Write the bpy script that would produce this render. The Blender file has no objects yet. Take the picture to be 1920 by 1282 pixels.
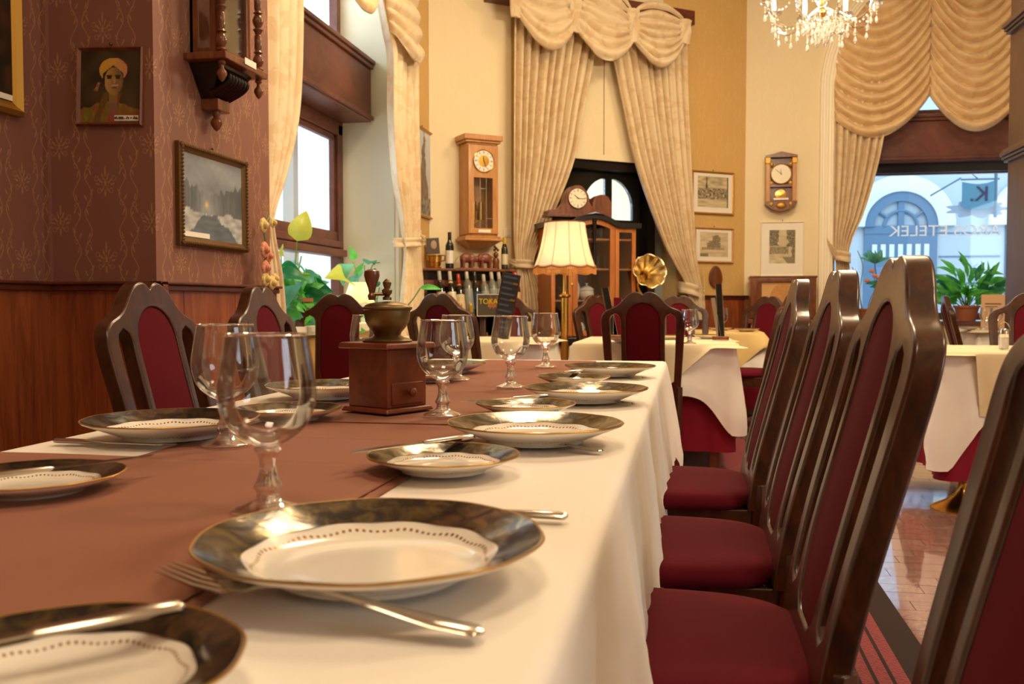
import bpy, math, random
from mathutils import Vector, Matrix, noise
from math import sin, cos, pi, radians, sqrt, atan2, exp, hypot
random.seed(7)
D = bpy.data; SC = bpy.context.scene; COL = SC.collection
# ---------------------------------------------------------------- camera, light, exposure
FPX = 1760.0; YAW = radians(10.65); PIT = math.atan(71/FPX); CAMZ = 0.975
cam = D.cameras.new('camera'); cam.sensor_width = 36; cam.lens = FPX*36/1920; cam.clip_start = 0.02
cam.dof.use_dof = True; cam.dof.focus_distance = 2.1; cam.dof.aperture_fstop = 8.5
co = D.objects.new('camera', cam); COL.objects.link(co)
co.location = (0, 0, CAMZ); co.rotation_euler = (pi/2-PIT, 0, YAW); SC.camera = co
SC.view_settings.view_transform = 'Standard'; SC.view_settings.look = 'None'
SC.view_settings.exposure = -0.12; SC.view_settings.gamma = 1
SC.view_settings.use_curve_mapping = False
w = D.worlds.new('sky'); SC.world = w; w.use_nodes = True
bg = w.node_tree.nodes['Background']; bg.inputs[0].default_value = (.74, .88, 1, 1); bg.inputs[1].default_value = 5.0
def area(name, loc, size, power, col, rot=(0, 0, 0), sy=None, portal=False):
    l = D.lights.new(name, 'AREA'); l.shape = 'RECTANGLE'; l.size = size; l.size_y = sy or size
    l.energy = power; l.color = col
    if portal: l.cycles.is_portal = True
    o = D.objects.new(name, l); COL.objects.link(o); o.location = loc; o.rotation_euler = rot; return o
WARM = (1, .76, .48)
area('unseen_ceiling_lamp', (-.3, .1, 4.3), .9, 46, WARM)  # assumed overhead lamps out of view, added as bare warm area lights
area('unseen_ceiling_lamp', (2.6, 1.6, 4.3), .9, 85, WARM)
area('unseen_ceiling_lamp', (-.6, 4.6, 4.3), .9, 85, WARM)
area('unseen_ceiling_lamp', (1.3, 6.3, 4.4), .9, 85, WARM)  # unseen lamp added to brighten the back walls
area('window_or_assumed_light', (5.9, -.6, 2.0), 2.0, 75, (.72, .86, 1), (0, radians(90), 0), 2.2)  # assumed unseen window: bare cool area light, the right wall has no opening
area('window_or_assumed_light', (-2.66, 5.35, 2.2), 2.3, 1, (1, 1, 1), (0, radians(-90), 0), 3.4, True)
area('window_or_assumed_light', (2.48, 9.98, 2.3), 2.2, 1, (1, 1, 1), (radians(-90), 0, 0), 3.6, True)
# ---------------------------------------------------------------- pixel -> place
Fh = Vector((-sin(YAW), cos(YAW), 0)); Rh = Vector((cos(YAW), sin(YAW), 0)); Zv = Vector((0, 0, 1)); C0 = Vector((0, 0, CAMZ))
def ray(px, py):
    return Rh*((px-960)/FPX) + (Fh*sin(PIT)+Zv*cos(PIT))*((641-py)/FPX) + Fh*cos(PIT)-Zv*sin(PIT)
def PN(px, py, p0, n):
    r = ray(px, py); return C0 + r*((Vector(p0)-C0).dot(Vector(n))/r.dot(Vector(n)))
def PZ(px, py, z): return PN(px, py, (0, 0, z), (0, 0, 1))
def PX(px, py, x): return PN(px, py, (x, 0, 0), (1, 0, 0))
def PY(px, py, y): return PN(px, py, (0, y, 0), (0, 1, 0))
def PD(px, py, d): return PN(px, py, Fh*d, Fh)
# ---------------------------------------------------------------- materials
def S(h):
    h = h.lstrip('#'); r = [int(h[i:i+2], 16)/255 for i in (0, 2, 4)]
    return tuple((c/12.92 if c <= .04045 else ((c+.055)/1.055)**2.4) for c in r)+(1,)
class NT:
    def __init__(s, name):
        s.m = D.materials.new(name); s.m.use_nodes = True; s.t = s.m.node_tree
        s.b = s.t.nodes['Principled BSDF']
    def n(s, ty, **kw):
        nd = s.t.nodes.new(ty)
        for k, v in kw.items():
            if k == 'inp':
                for i, x in v.items():
                    if isinstance(x, bpy.types.NodeSocket): s.t.links.new(x, nd.inputs[i])
                    else: nd.inputs[i].default_value = x
            else: setattr(nd, k, v)
        return nd
    def math(s, op, a, b=0.0, c=None):
        d = {0: a, 1: b}
        if c is not None: d[2] = c
        return s.n('ShaderNodeMath', operation=op, inp=d).outputs[0]
    def mix(s, f, a, b):
        return s.n('ShaderNodeMix', data_type='RGBA', inp={0: f, 6: a, 7: b}).outputs[2]
    def ramp(s, f, stops):
        r = s.n('ShaderNodeValToRGB', inp={0: f}); e = r.color_ramp.elements
        while len(e) < len(stops): e.new(.5)
        for i, (p, c) in enumerate(stops): e[i].position = p; e[i].color = c
        return r.outputs[0]
    def coord(s, kind='Object', scale=(1, 1, 1), rot=(0, 0, 0)):
        tc = s.n('ShaderNodeTexCoord')
        return s.n('ShaderNodeMapping', inp={0: tc.outputs[kind], 2: rot, 3: scale}).outputs[0]
    def noise(s, v, sc, det=3, rough=.5, dist=0):
        return s.n('ShaderNodeTexNoise', inp={'Vector': v, 'Scale': sc, 'Detail': det, 'Roughness': rough, 'Distortion': dist}).outputs[0]
    def set(s, **kw):
        for k, v in kw.items():
            k = {'col': 'Base Color', 'rough': 'Roughness', 'metal': 'Metallic', 'coat': 'Coat Weight', 'sheen': 'Sheen Weight', 'trans': 'Transmission Weight', 'ior': 'IOR', 'spec': 'Specular IOR Level', 'es': 'Emission Strength', 'ec': 'Emission Color', 'nrm': 'Normal', 'crough': 'Coat Roughness'}[k]
            if isinstance(v, bpy.types.NodeSocket): s.t.links.new(v, s.b.inputs[k])
            else: s.b.inputs[k].default_value = v
        return s
    def bump(s, h, st=.3, dist=.002):
        s.set(nrm=s.n('ShaderNodeBump', inp={'Strength': st, 'Distance': dist, 'Height': h}).outputs[0]); return s
def plain(name, col, rough=.5, metal=0, **kw):
    return NT(name).set(col=S(col), rough=rough, metal=metal, **kw).m
def wood(name, dark, light, scale=(9, 9, 1.2), rough=.35, coat=.0, sc=4, rot=(0, 0, 0)):
    t = NT(name); v = t.coord('Object', scale, rot)
    a = t.noise(v, sc, 5, .6, 1.2); b = t.noise(v, sc*7, 3, .6)
    f = t.math('ADD', t.math('MULTIPLY', a, .75), t.math('MULTIPLY', b, .25))
    t.set(col=t.ramp(f, [(.33, S(dark)), (.66, S(light))]), rough=rough, coat=coat, crough=.15)
    t.bump(b, .12, .001); return t.m
def fabric(name, col, col2, rough=.9, sheen=.3, sc=600, bump=.2, big=4):
    t = NT(name); v = t.coord('Object')
    a = t.noise(v, big, 3); b = t.noise(v, sc, 2)
    t.set(col=t.mix(a, S(col), S(col2)), rough=rough, sheen=sheen, spec=.12); t.bump(b, bump, .001); return t.m
def glassy(name, tint=(1, 1, 1, 1), fr=1.45, gl=.02, base=.03):
    t = NT(name); o = t.t.nodes['Material Output']; t.t.nodes.remove(t.b)
    tr = t.n('ShaderNodeBsdfTransparent', inp={0: tint}).outputs[0]
    g = t.n('ShaderNodeBsdfGlossy', inp={0: (1, 1, 1, 1), 1: gl}).outputs[0]
    lw = t.n('ShaderNodeLayerWeight', inp={0: .32}).outputs[0]
    f = t.math('MULTIPLY_ADD', t.math('POWER', lw, 1.5), .7, base)
    t.t.links.new(t.n('ShaderNodeMixShader', inp={0: f, 1: tr, 2: g}).outputs[0], o.inputs[0]); return t.m
def damask(name, base, base2, gold, cell, amt, rough=.6, metal=.3):
    t = NT(name); tc = t.n('ShaderNodeTexCoord').outputs['Object']
    sx = t.n('ShaderNodeSeparateXYZ', inp={0: tc})
    u = t.math('ADD', sx.outputs[0], sx.outputs[1]); z = sx.outputs[2]
    col = t.math('FLOOR', t.math('DIVIDE', u, cell)); par = t.math('PINGPONG', col, 1.0)
    uu = t.math('ABSOLUTE', t.math('SUBTRACT', t.math('FRACT', t.math('DIVIDE', u, cell)), .5))
    zz = t.math('FRACT', t.math('ADD', t.math('DIVIDE', z, cell*1.5), t.math('MULTIPLY', par, .5)))
    zc = t.math('SUBTRACT', zz, .5)
    # everything below is drawn in the mirrored, half-dropped tile
    def lt(a, b): return t.math('LESS_THAN', a, b)
    def ell(cx, cz, rx, rz, ang):
        dx = t.math('SUBTRACT', uu, cx); dz = t.math('SUBTRACT', zc, cz); c, s_ = cos(ang), sin(ang)
        p = t.math('DIVIDE', t.math('ADD', t.math('MULTIPLY', dx, c), t.math('MULTIPLY', dz, s_)), rx)
        q = t.math('DIVIDE', t.math('SUBTRACT', t.math('MULTIPLY', dz, c), t.math('MULTIPLY', dx, s_)), rz)
        return t.math('ADD', t.math('MULTIPLY', p, p), t.math('MULTIPLY', q, q))
    def mx(*a):
        r = a[0]
        for b in a[1:]: r = t.math('MAXIMUM', r, b)
        return r
    leaves = [lt(ell(*e), 1.0) for e in [(0, .17, .018, .075, 0), (.055, .10, .014, .055, -.5), (.11, .045, .014, .055, -.95), (.16, .0, .012, .05, -1.35), (0, -.12, .022, .05, 0), (.06, -.07, .012, .045, .9),
              (.33, .16, .014, .05, -.6), (.42, .10, .014, .05, .7), (.30, -.10, .014, .05, .8), (.44, -.17, .014, .05, -.7), (.36, .33, .014, .05, .5), (.40, -.36, .014, .05, -.5)]]
    rings = [lt(t.math('ABSOLUTE', t.math('SUBTRACT', ell(*e), 1.0)), .28) for e in [(.19, .075, .042, .032, 0), (.13, -.085, .04, .03, 0), (.045, .0, .03, .03, 0), (.37, .23, .045, .03, .3), (.35, -.25, .04, .028, -.4)]]
    vine = lt(t.math('ABSOLUTE', t.math('SUBTRACT', uu, t.math('ADD', .375, t.math('MULTIPLY', t.math('SINE', t.math('MULTIPLY', zz, 12.566)), .075)))), .011)
    core = lt(ell(0, .02, .02, .045, 0), 1.0)
    nz = t.noise(t.coord('Object'), 70, 3)
    msk = t.math('MULTIPLY', mx(core, vine, *leaves, *rings), t.math('MULTIPLY', t.math('ADD', nz, .2), amt))
    big = t.noise(t.coord('Object'), 1.5, 2)
    t.set(col=t.mix(msk, t.mix(big, S(base), S(base2)), S(gold)), rough=rough, metal=t.math('MULTIPLY', msk, metal))
    t.bump(t.noise(t.coord('Object'), 160, 3), .18, .002); return t.m
def brocade(name, c1, c2, amt=.5):
    t = NT(name); v = t.coord('Object')
    a = t.noise(v, 7, 3, .55, 1.5); b = t.noise(v, 500, 2)
    f = t.ramp(a, [(.5, (0, 0, 0, 1)), (.56, (1, 1, 1, 1))])
    t.set(col=t.mix(t.math('MULTIPLY', f, amt), S(c1), S(c2)), rough=.55, sheen=.35, spec=.4); t.bump(b, .12, .001)
    tl = t.n('ShaderNodeBsdfTranslucent', inp={0: S(c1)}).outputs[0]
    mx = t.n('ShaderNodeMixShader', inp={0: .18, 1: t.b.outputs[0], 2: tl})
    t.t.links.new(mx.outputs[0], t.t.nodes['Material Output'].inputs[0]); return t.m
def emis(name, col, st):
    return NT(name).set(col=S(col), ec=S(col), es=st).m
def vcol(name, rough=.5, coat=0):
    t = NT(name); t.set(col=t.n('ShaderNodeVertexColor', layer_name='Col').outputs[0], rough=rough, coat=coat); return t.m
MT = {}
MT['chair'] = wood('chair_wood', '#241008', '#53290f', (6, 6, 1.5), .3, .25, 5)
MT['maroon'] = fabric('maroon_cloth', '#520a16', '#600e1c', .9, .0)
MT['white'] = fabric('white_linen', '#efe6da', '#f2ebe2', .8, .1, 400, .12)
MT['cream'] = fabric('cream_linen', '#ddc9a2', '#e3d0aa', .8, .1, 400, .12)
MT['yellow'] = fabric('yellow_linen', '#e6c98c', '#dfbf7e', .8, .1)
MT['brown'] = fabric('brown_linen', '#8c5a46', '#96624d', .7, .08, 300, .12)
MT['skirt'] = fabric('wine_skirt', '#7d1626', '#8e1c2e', .7, .05)
MT['teak'] = wood('wainscot_wood', '#6e3018', '#a35a30', (5, 5, .5), .4, .1, 3)
MT['rail'] = wood('rail_wood', '#4a2012', '#6d3520', (2, 2, 2), .35)
MT['frame'] = wood('window_wood', '#552c22', '#7a4636', (1, 1, 1), .4, 0, 3)
MT['oak'] = wood('oak', '#aa7038', '#d09858', (7, 7, .8), .4, .1, 4)
MT['cabw'] = wood('cabinet_wood', '#a35c22', '#c87c38', (6, 6, .8), .35, .1, 4)
MT['walnut'] = wood('walnut', '#4a2412', '#864c28', (6, 6, 1), .28, .2, 4)
MT['ebony'] = plain('ebony', '#160d0a', .25)
MT['millw'] = wood('mill_wood', '#5c220f', '#86401f', (3, 3, 3), .35, .15, 3)
MT['pillar'] = wood('pillar_wood', '#2c1812', '#4a2a22', (4, 4, .6), .3, .1, 3)
MT['brass'] = NT('brass').set(col=S('#c89a4a'), rough=.22, metal=1).m
MT['aged'] = NT('aged_brass').set(col=S('#7e6846'), rough=.42, metal=1).m
t = NT('steel'); t.set(col=S('#c8c0b4'), rough=.2, metal=1); MT['steel'] = t.m
MT['gold'] = NT('gilt').set(col=S('#b48838'), rough=.4, metal=.75).m
MT['bronzef'] = NT('bronze_gilt').set(col=S('#6b4c26'), rough=.45, metal=.6).m
MT['black'] = plain('black_lacquer', '#0d0b0c', .2)
MT['paper'] = plain('paper', '#efe8da', .7)
MT['ink'] = plain('ink', '#3a3230', .7)
MT['plastic'] = plain('white_plastic', '#e8dcc4', .35)
MT['cream_wall'] = damask('cream_wallpaper', '#eddfbc', '#e8d6ae', '#f6ecd0', .30, .3, .75, 0)
MT['yellow_wall'] = damask('yellow_wallpaper', '#d6b06c', '#cda664', '#e4c68c', .30, .5, .7, 0)
MT['mauve_wall'] = damask('mauve_wallpaper', '#87584a', '#7b4e40', '#cda066', .19, .6)
MT['plaster'] = plain('reveal_plaster', '#e6e2cc', .85)
MT['stucco'] = plain('stucco', '#f5ecd6', .55)
MT['ceil'] = plain('ceiling_paint', '#e8dcc0', .9)
MT['curtain'] = brocade('curtain_brocade', '#efdab4', '#dab684', .5)
MT['swag'] = brocade('swag_brocade', '#f2d4a2', '#dcb078', .45)
MT['porc'] = plain('porcelain', '#f3eee4', .12, 0, coat=.5)
t = NT('white_lettering'); t.set(col=(1, 1, 1, 1)); tl = t.n('ShaderNodeBsdfTranslucent', inp={0: (1, 1, 1, 1)}).outputs[0]
t.t.links.new(t.n('ShaderNodeMixShader', inp={0: .75, 1: t.b.outputs[0], 2: tl}).outputs[0], t.t.nodes['Material Output'].inputs[0]); MT['letter'] = t.m
MT['pane'] = glassy('window_glass', (.96, .98, 1, 1), base=.02)
MT['glass'] = glassy('goblet_glass', (.985, .985, .985, 1), base=.035)
t = NT('solid_glass'); t.set(col=(1, 1, 1, 1), rough=.0, trans=1.0, ior=1.45)
tr = t.n('ShaderNodeBsdfTransparent').outputs[0]
t.t.links.new(t.n('ShaderNodeMixShader', inp={0: .25, 1: t.b.outputs[0], 2: tr}).outputs[0], t.t.nodes['Material Output'].inputs[0]); MT['sglass'] = t.m
def radial_dots():
    t = NT('porcelain_gilt_beads'); sx = t.n('ShaderNodeSeparateXYZ', inp={0: t.n('ShaderNodeTexCoord').outputs['Object']})
    x, y = sx.outputs[0], sx.outputs[1]
    r = t.math('SQRT', t.math('ADD', t.math('MULTIPLY', x, x), t.math('MULTIPLY', y, y))); a = t.math('ARCTAN2', y, x)
    wob = t.math('MULTIPLY', t.math('COSINE', t.math('MULTIPLY', a, 12.0)), .0015)
    bnd = t.math('LESS_THAN', t.math('ABSOLUTE', t.math('SUBTRACT', r, t.math('ADD', .0945, wob))), .0015)
    dot = t.math('GREATER_THAN', t.math('SINE', t.math('MULTIPLY', a, 96.0)), .1)
    m = t.math('MULTIPLY', bnd, dot)
    t.set(col=t.mix(m, S('#f1ebe0'), S('#c08a3a')), rough=.12, metal=t.math('MULTIPLY', m, .7), coat=.4); return t.m
MT['porcd'] = radial_dots()
t = NT('cobalt_gilt_rim'); v = t.coord('Object'); a = t.noise(v, 42, 3, .6, .8)
f = t.ramp(a, [(.42, (0, 0, 0, 1)), (.66, (1, 1, 1, 1))])
t.set(col=t.mix(f, S('#3c3636'), S('#857654')), rough=.16, metal=t.math('MULTIPLY_ADD', f, .25, .7)); t.bump(a, .25, .001); MT['rimband'] = t.m
t = NT('carpet_red'); v = t.coord('Object'); a = t.n('ShaderNodeTexVoronoi', inp={'Vector': v, 'Scale': 130.0}).outputs[0]
t.set(col=t.mix(a, S('#8e1c26'), S('#640f18')), rough=.95, sheen=.2); t.bump(a, .6, .003); MT['carpet'] = t.m
MT['carpetd'] = fabric('carpet_dark', '#241614', '#301c1a', .95, .1)
def parquet():
    t = NT('parquet'); oi = t.n('ShaderNodeObjectInfo').outputs['Random']
    v = t.coord('Object', (2, 2, 2)); a = t.noise(v, 6, 5, .65, 2)
    c = t.ramp(a, [(.3, S('#7c564a')), (.7, S('#b09086'))])
    c = t.mix(t.math('MULTIPLY', oi, .45), c, S('#8a5a50'))
    t.set(col=c, rough=.12, coat=1, crough=.04); return t.m
MT['parquet'] = parquet()
# ---------------------------------------------------------------- mesh builder
class MB:
    def __init__(s): s.v = []; s.f = []; s.c = None
    def add(s, vs, fs, M=None):
        b = len(s.v); s.v += [tuple(M @ Vector(p)) if M else tuple(p) for p in vs]
        s.f += [tuple(b+i for i in f) for f in fs]; return s
    def box(s, x0, x1, y0, y1, z0, z1, M=None, tx=1, ty=1):
        cx, cy = (x0+x1)/2, (y0+y1)/2
        vs = [(x0, y0, z0), (x1, y0, z0), (x1, y1, z0), (x0, y1, z0)]
        vs += [(cx+(x-cx)*tx, cy+(y-cy)*ty, z1) for x, y, z in vs]
        return s.add(vs, [(3, 2, 1, 0), (4, 5, 6, 7), (0, 1, 5, 4), (1, 2, 6, 5), (2, 3, 7, 6), (3, 0, 4, 7)], M)
    def grid(s, fn, nu, nv, cu=False, M=None):
        vs = [fn(i/nu, j/nv) for j in range(nv+1) for i in range(nu+(0 if cu else 1))]
        w_ = nu if cu else nu+1; fs = []
        for j in range(nv):
            for i in range(nu):
                i2 = (i+1) % w_
                fs.append((j*w_+i, j*w_+i2, (j+1)*w_+i2, (j+1)*w_+i))
        return s.add(vs, fs, M)
    def lathe(s, prof, seg=24, M=None, mod=None):
        vs = []; fs = []; n = len(prof)
        for r, z in prof:
            for k in range(seg):
                a = 2*pi*k/seg; rr = r*(mod(a, r, z) if mod else 1)
                vs.append((rr*cos(a), rr*sin(a), z))
        for j in range(n-1):
            for k in range(seg):
                k2 = (k+1) % seg
                fs.append((j*seg+k, j*seg+k2, (j+1)*seg+k2, (j+1)*seg+k))
        if prof[0][0] > 1e-5: fs.append(tuple(range(seg-1, -1, -1)))
        if prof[-1][0] > 1e-5: fs.append(tuple((n-1)*seg+k for k in range(seg)))
        return s.add(vs, fs, M)
    def tube(s, pts, rad, seg=8, M=None, caps=True, flat=1.0):
        pts = [Vector(p) for p in pts]; n = len(pts); vs = []; fs = []
        if not hasattr(rad, '__len__'): rad = [rad]*n
        up = Vector((0, 0, 1))
        t0 = (pts[1]-pts[0]).normalized()
        if abs(t0.z) > .9: up = Vector((1, 0, 0))
        a = t0.cross(up).normalized()
        for i, p in enumerate(pts):
            t_ = (pts[min(i+1, n-1)]-pts[max(i-1, 0)]).normalized()
            a = (a-t_*a.dot(t_)).normalized(); b = t_.cross(a)
            for k in range(seg):
                q = 2*pi*k/seg; vs.append(p+a*cos(q)*rad[i]+b*sin(q)*rad[i]*flat)
        for j in range(n-1):
            for k in range(seg):
                k2 = (k+1) % seg; fs.append((j*seg+k, (j+1)*seg+k, (j+1)*seg+k2, j*seg+k2))
        if caps: fs += [tuple(range(seg)), tuple((n-1)*seg+k for k in range(seg-1, -1, -1))]
        return s.add(vs, fs, M)
    def prism(s, poly, y0, y1, M=None):   # poly in x,z extruded along y
        n = len(poly)
        vs = [(x, y0, z) for x, z in poly]+[(x, y1, z) for x, z in poly]
        fs = [tuple(range(n)), tuple(range(2*n-1, n-1, -1))]+[(i, i+n, (i+1) % n+n, (i+1) % n) for i in range(n)]
        return s.add(vs, fs, M)
    def ball(s, c, r, seg=10, rings=6, sc=(1, 1, 1)):
        pr = [(max(1e-6, sin(pi*j/rings))*r, -cos(pi*j/rings)*r) for j in range(rings+1)]
        return s.lathe(pr, seg, Matrix.Translation(c) @ Matrix.Diagonal((*sc, 1)))
    def mesh(s, name, mat, ang=40):
        m = D.meshes.new(name); m.from_pydata(s.v, [], s.f); m.update()
        m.materials.append(MT[mat] if isinstance(mat, str) else mat)
        m.shade_smooth(); m.set_sharp_from_angle(angle=radians(ang))
        if s.c:
            at = m.color_attributes.new('Col', 'FLOAT_COLOR', 'POINT')
            at.data.foreach_set('color', [x for c in s.c for x in (c[0], c[1], c[2], 1)])
        return m
    def obj(s, name, mat, parent=None, loc=(0, 0, 0), rot=(0, 0, 0), bevel=0, ang=40, thick=0):
        o = D.objects.new(name, s.mesh(name, mat, ang)); COL.objects.link(o)
        o.location = loc; o.rotation_euler = rot
        if parent: o.parent = parent
        if thick: md = o.modifiers.new('t', 'SOLIDIFY'); md.thickness = thick; md.offset = 0
        if bevel: md = o.modifiers.new('b', 'BEVEL'); md.width = bevel; md.segments = 2; md.limit_method = 'ANGLE'; wn = o.modifiers.new('w', 'WEIGHTED_NORMAL'); wn.keep_sharp = True
        return o
def tag(o, label, cat, group=None):
    o['label'] = label; o['category'] = cat
    if group: o['group'] = group
    return o
def thing(name, label, cat, loc=(0, 0, 0), rz=0, group=None):
    o = D.objects.new(name, None); COL.objects.link(o); o.empty_display_size = .1
    o.location = loc; o.rotation_euler = (0, 0, rz); return tag(o, label, cat, group)
def struct(name, mb, mat, parent=None, **kw):
    o = mb.obj(name, mat, parent, **kw)
    if not parent: o['kind'] = 'structure'
    return o
KIDS = {}
def copy_tree(o, parent=None):
    c = o.copy(); COL.objects.link(c); c.parent = parent
    for ch in [x for x in ALL(o)]: copy_tree(ch, c)
    return c
def ALL(o): return list(o.children)
def dup(o, label, loc, rz=None, group=None):
    c = copy_tree(o); c['label'] = label; c.location = loc
    if rz is not None: c.rotation_euler = (0, 0, rz)
    if group: c['group'] = group
    return c
def flatcurve(splines, ext, bev):
    cu = D.curves.new('c', 'CURVE'); cu.dimensions = '2D'; cu.fill_mode = 'BOTH'; cu.extrude = ext; cu.bevel_depth = bev; cu.bevel_resolution = 2; cu.offset = -bev
    for sp in splines:
        p = cu.splines.new('POLY'); p.points.add(len(sp)-1); p.use_cyclic_u = True
        for i, (x, y) in enumerate(sp): p.points[i].co = (x, y, 0, 1)
    o = D.objects.new('c', cu); m = D.meshes.new_from_object(o); D.objects.remove(o)
    mb = MB(); mb.v = [(v.co.x, -v.co.z, v.co.y) for v in m.vertices]; mb.f = [tuple(p.vertices) for p in m.polygons]
    # curve side walls and caps do not share vertices: weld
    key = {}; mp = []
    nv = []
    for v in mb.v:
        k = (round(v[0], 5), round(v[1], 5), round(v[2], 5))
        if k not in key: key[k] = len(nv); nv.append(v)
        mp.append(key[k])
    mb.v = nv; mb.f = [g for g in (tuple(dict.fromkeys(mp[i] for i in f)) for f in mb.f) if len(g) > 2]
    D.meshes.remove(m); return mb
def spl(pts, n=6, closed=False):
    out = []; m = len(pts); P = [Vector(p) for p in pts]
    for i in range(m if closed else m-1):
        p0 = P[(i-1) % m] if closed or i > 0 else P[0]; p1 = P[i]; p2 = P[(i+1) % m]; p3 = P[(i+2) % m] if closed or i+2 < m else P[-1]
        for k in range(n):
            t_ = k/n; out.append(.5*((2*p1)+(p2-p0)*t_+(2*p0-5*p1+4*p2-p3)*t_*t_+(3*p1-p0-3*p2+p3)*t_**3))
    if not closed: out.append(P[-1])
    return [tuple(q) for q in out]
def resample(pts, step, closed=True):
    out = []; m = len(pts)
    for i in range(m if closed else m-1):
        a = pts[i]; b = pts[(i+1) % m]; L = hypot(b[0]-a[0], b[1]-a[1]); k = max(1, int(L/step+.5))
        out += [(a[0]+(b[0]-a[0])*j/k, a[1]+(b[1]-a[1])*j/k) for j in range(k)]
    return out
def face(n): return atan2(n[0], -n[1])   # turns local -Y onto the direction n
def lerp(a, b, t_): return a+(b-a)*t_
def interp(tab, y):
    if y <= tab[0][0]: return tab[0][1:]
    for a, b in zip(tab, tab[1:]):
        if y <= b[0]:
            t_ = (y-a[0])/(b[0]-a[0]); return tuple(lerp(p, q, t_) for p, q in zip(a[1:], b[1:]))
    return tab[-1][1:]
# ================================================================ SETTING
CEIL = 4.7
DA = PD(805, 570, 7.8); DB = PD(1395, 570, 9.25); DA.z = DB.z = 0
BY = DB.y                                     # back wall plane
DT = (DB-DA).normalized(); DN = Vector((DT.y, -DT.x, 0))
LX = DA.x                                     # left wall plane beyond the window
WZ = 1.06
XR = 6.0; YB = -3.0
# floor: parquet blocks where they can be told apart, the rest joined
fl = struct('floor', MB().box(-4, XR, YB, BY+.8, -.06, -.012), 'rail')
pb = []
bw, bl = .30, .096
far = MB()
for k in range(3):
    pb.append(MB().box(-bw/2+.0012, bw/2-.0012, -bl/2+.0012, bl/2-.0012, -.012, 0).mesh('floor_block', 'parquet'))
cnt = 0; row = 0; y = YB-.1
while y < BY+.7:
    x = .42+[0, .15, .08, .22][row % 4]-.15
    while x < XR:
        if cnt < 300 and .45 < x < 2.5 and 1.9 < y < 6.2 and x < .62+.33*y and x > -.1+.16*y:
            o = D.objects.new('floor_block', pb[(row*5+cnt) % 3]); COL.objects.link(o)
            o.location = (x+bw/2, y+bl/2, random.uniform(-.0005, .0003)); o.parent = fl; cnt += 1
        else: far.box(x+.0012, x+bw-.0012, y+.0012, y+bl-.0012, -.012, 0)
        x += bw
    y += bl; row += 1
print('blocks', cnt)
o = far.obj('parquet', 'parquet', fl); o['kind'] = 'stuff'
o = MB().box(-4, .40, YB, BY+.7, -.012, -.001).obj('floor_strip', 'parquet', fl)
struct('ceiling', MB().box(-4, XR, YB, BY+1, CEIL, CEIL+.1), 'ceil')
# carpet
cp = thing('carpet', 'long red carpet with dark border and stripes under the dining tables', 'carpet', (0, 0, 0))
MB().box(-1.85, .40, YB+.3, 6.9, .0, .009).obj('pile', 'carpet', cp)
MB().box(.565, .655, YB+.3, 6.9, .0, .009).obj('border', 'carpetd', cp)
m_ = MB()
for k, (a, b) in enumerate([(.40, .410), (.432, .442), (.475, .485), (.52, .53)]): m_.box(a, b, YB+.3, 6.9, 0, .0095)
m_.obj('stripe', 'carpetd', cp)
m_ = MB()
for a, b in [(.410, .432), (.442, .475), (.485, .52), (.53, .565)]: m_.box(a, b, YB+.3, 6.9, 0, .009)
m_.obj('striped_band', 'carpet', cp)
# left walls
Y3 = 3.2; PE = 4.17; PXX = -1.95; WX = -2.4
struct('wall_left', MB().box(WX-.2, WX, YB, Y3+.2, 0, CEIL), 'mauve_wall')
struct('wall_left_pier', MB().box(WX-.2, PXX, Y3, PE, 0, CEIL), 'mauve_wall')
struct('wall_rear', MB().box(-4, XR, YB-.1, YB, 0, CEIL), 'cream_wall')
struct('wall_right', MB().box(XR, XR+.1, YB, BY+1, 0, CEIL), 'cream_wall')
# left window niche: reveals, wall below, arch above
NY1 = PX(740, 400, LX).y; WXP = LX-.46         # far reveal, window plane
def wallpoly(name, mat, p0, tdir, nrm, thick, outer, hole=None):
    """wall slab in the plane p0 + s*tdir, with outline outer/hole in (s,z); nrm points into the room"""
    mb = flatcurve([outer]+([hole] if hole else []), thick/2, 0)
    M = Matrix(((tdir[0], -nrm[0], 0, p0[0]-nrm[0]*thick/2), (tdir[1], -nrm[1], 0, p0[1]-nrm[1]*thick/2), (0, 0, 1, 0), (0, 0, 0, 1)))
    q = MB(); q.v = [tuple(M @ Vector(v)) for v in mb.v]; q.f = mb.f
    return struct(name, q, mat)
def archhole(s0, s1, z0, zs, n=20):
    r = (s1-s0)/2; c = (s0+s1)/2
    return [(s0, z0)]+[(c-r*cos(pi*k/n), zs+r*sin(pi*k/n)) for k in range(n+1)]+[(s1, z0)]
NA = 4.3
wallpoly('wall_left_window', 'yellow_wall', (LX, 0), (0, 1), (1, 0), .46, [(PE-.1, 0), (DA.y+.1, 0), (DA.y+.1, CEIL), (PE-.1, CEIL)], archhole(NA, NY1, .82, 3.0))
m_ = MB()
lin = [(a-(.004 if i in (0, ) else 0), b) for i, (a, b) in enumerate(archhole(NA, NY1, .82, 3.0))]
cN = (NA+NY1)/2
for k in range(len(lin)-1):
    (a, b), (c, d) = lin[k], lin[k+1]
    sh = lambda s, z: (cN+(s-cN)*.996, z-.004 if z > 1 else z)
    a2, b2 = sh(a, b); c2, d2 = sh(c, d)
    m_.add([(LX, a2, b2), (WXP, a2, b2), (WXP, c2, d2), (LX, c2, d2)], [(0, 1, 2, 3)])
struct('trim_1', m_, 'plaster')
struct('trim_2', MB().box(WXP, LX+.03, NA-.02, NY1-.005, .80, .85), 'plaster')   # sill
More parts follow.
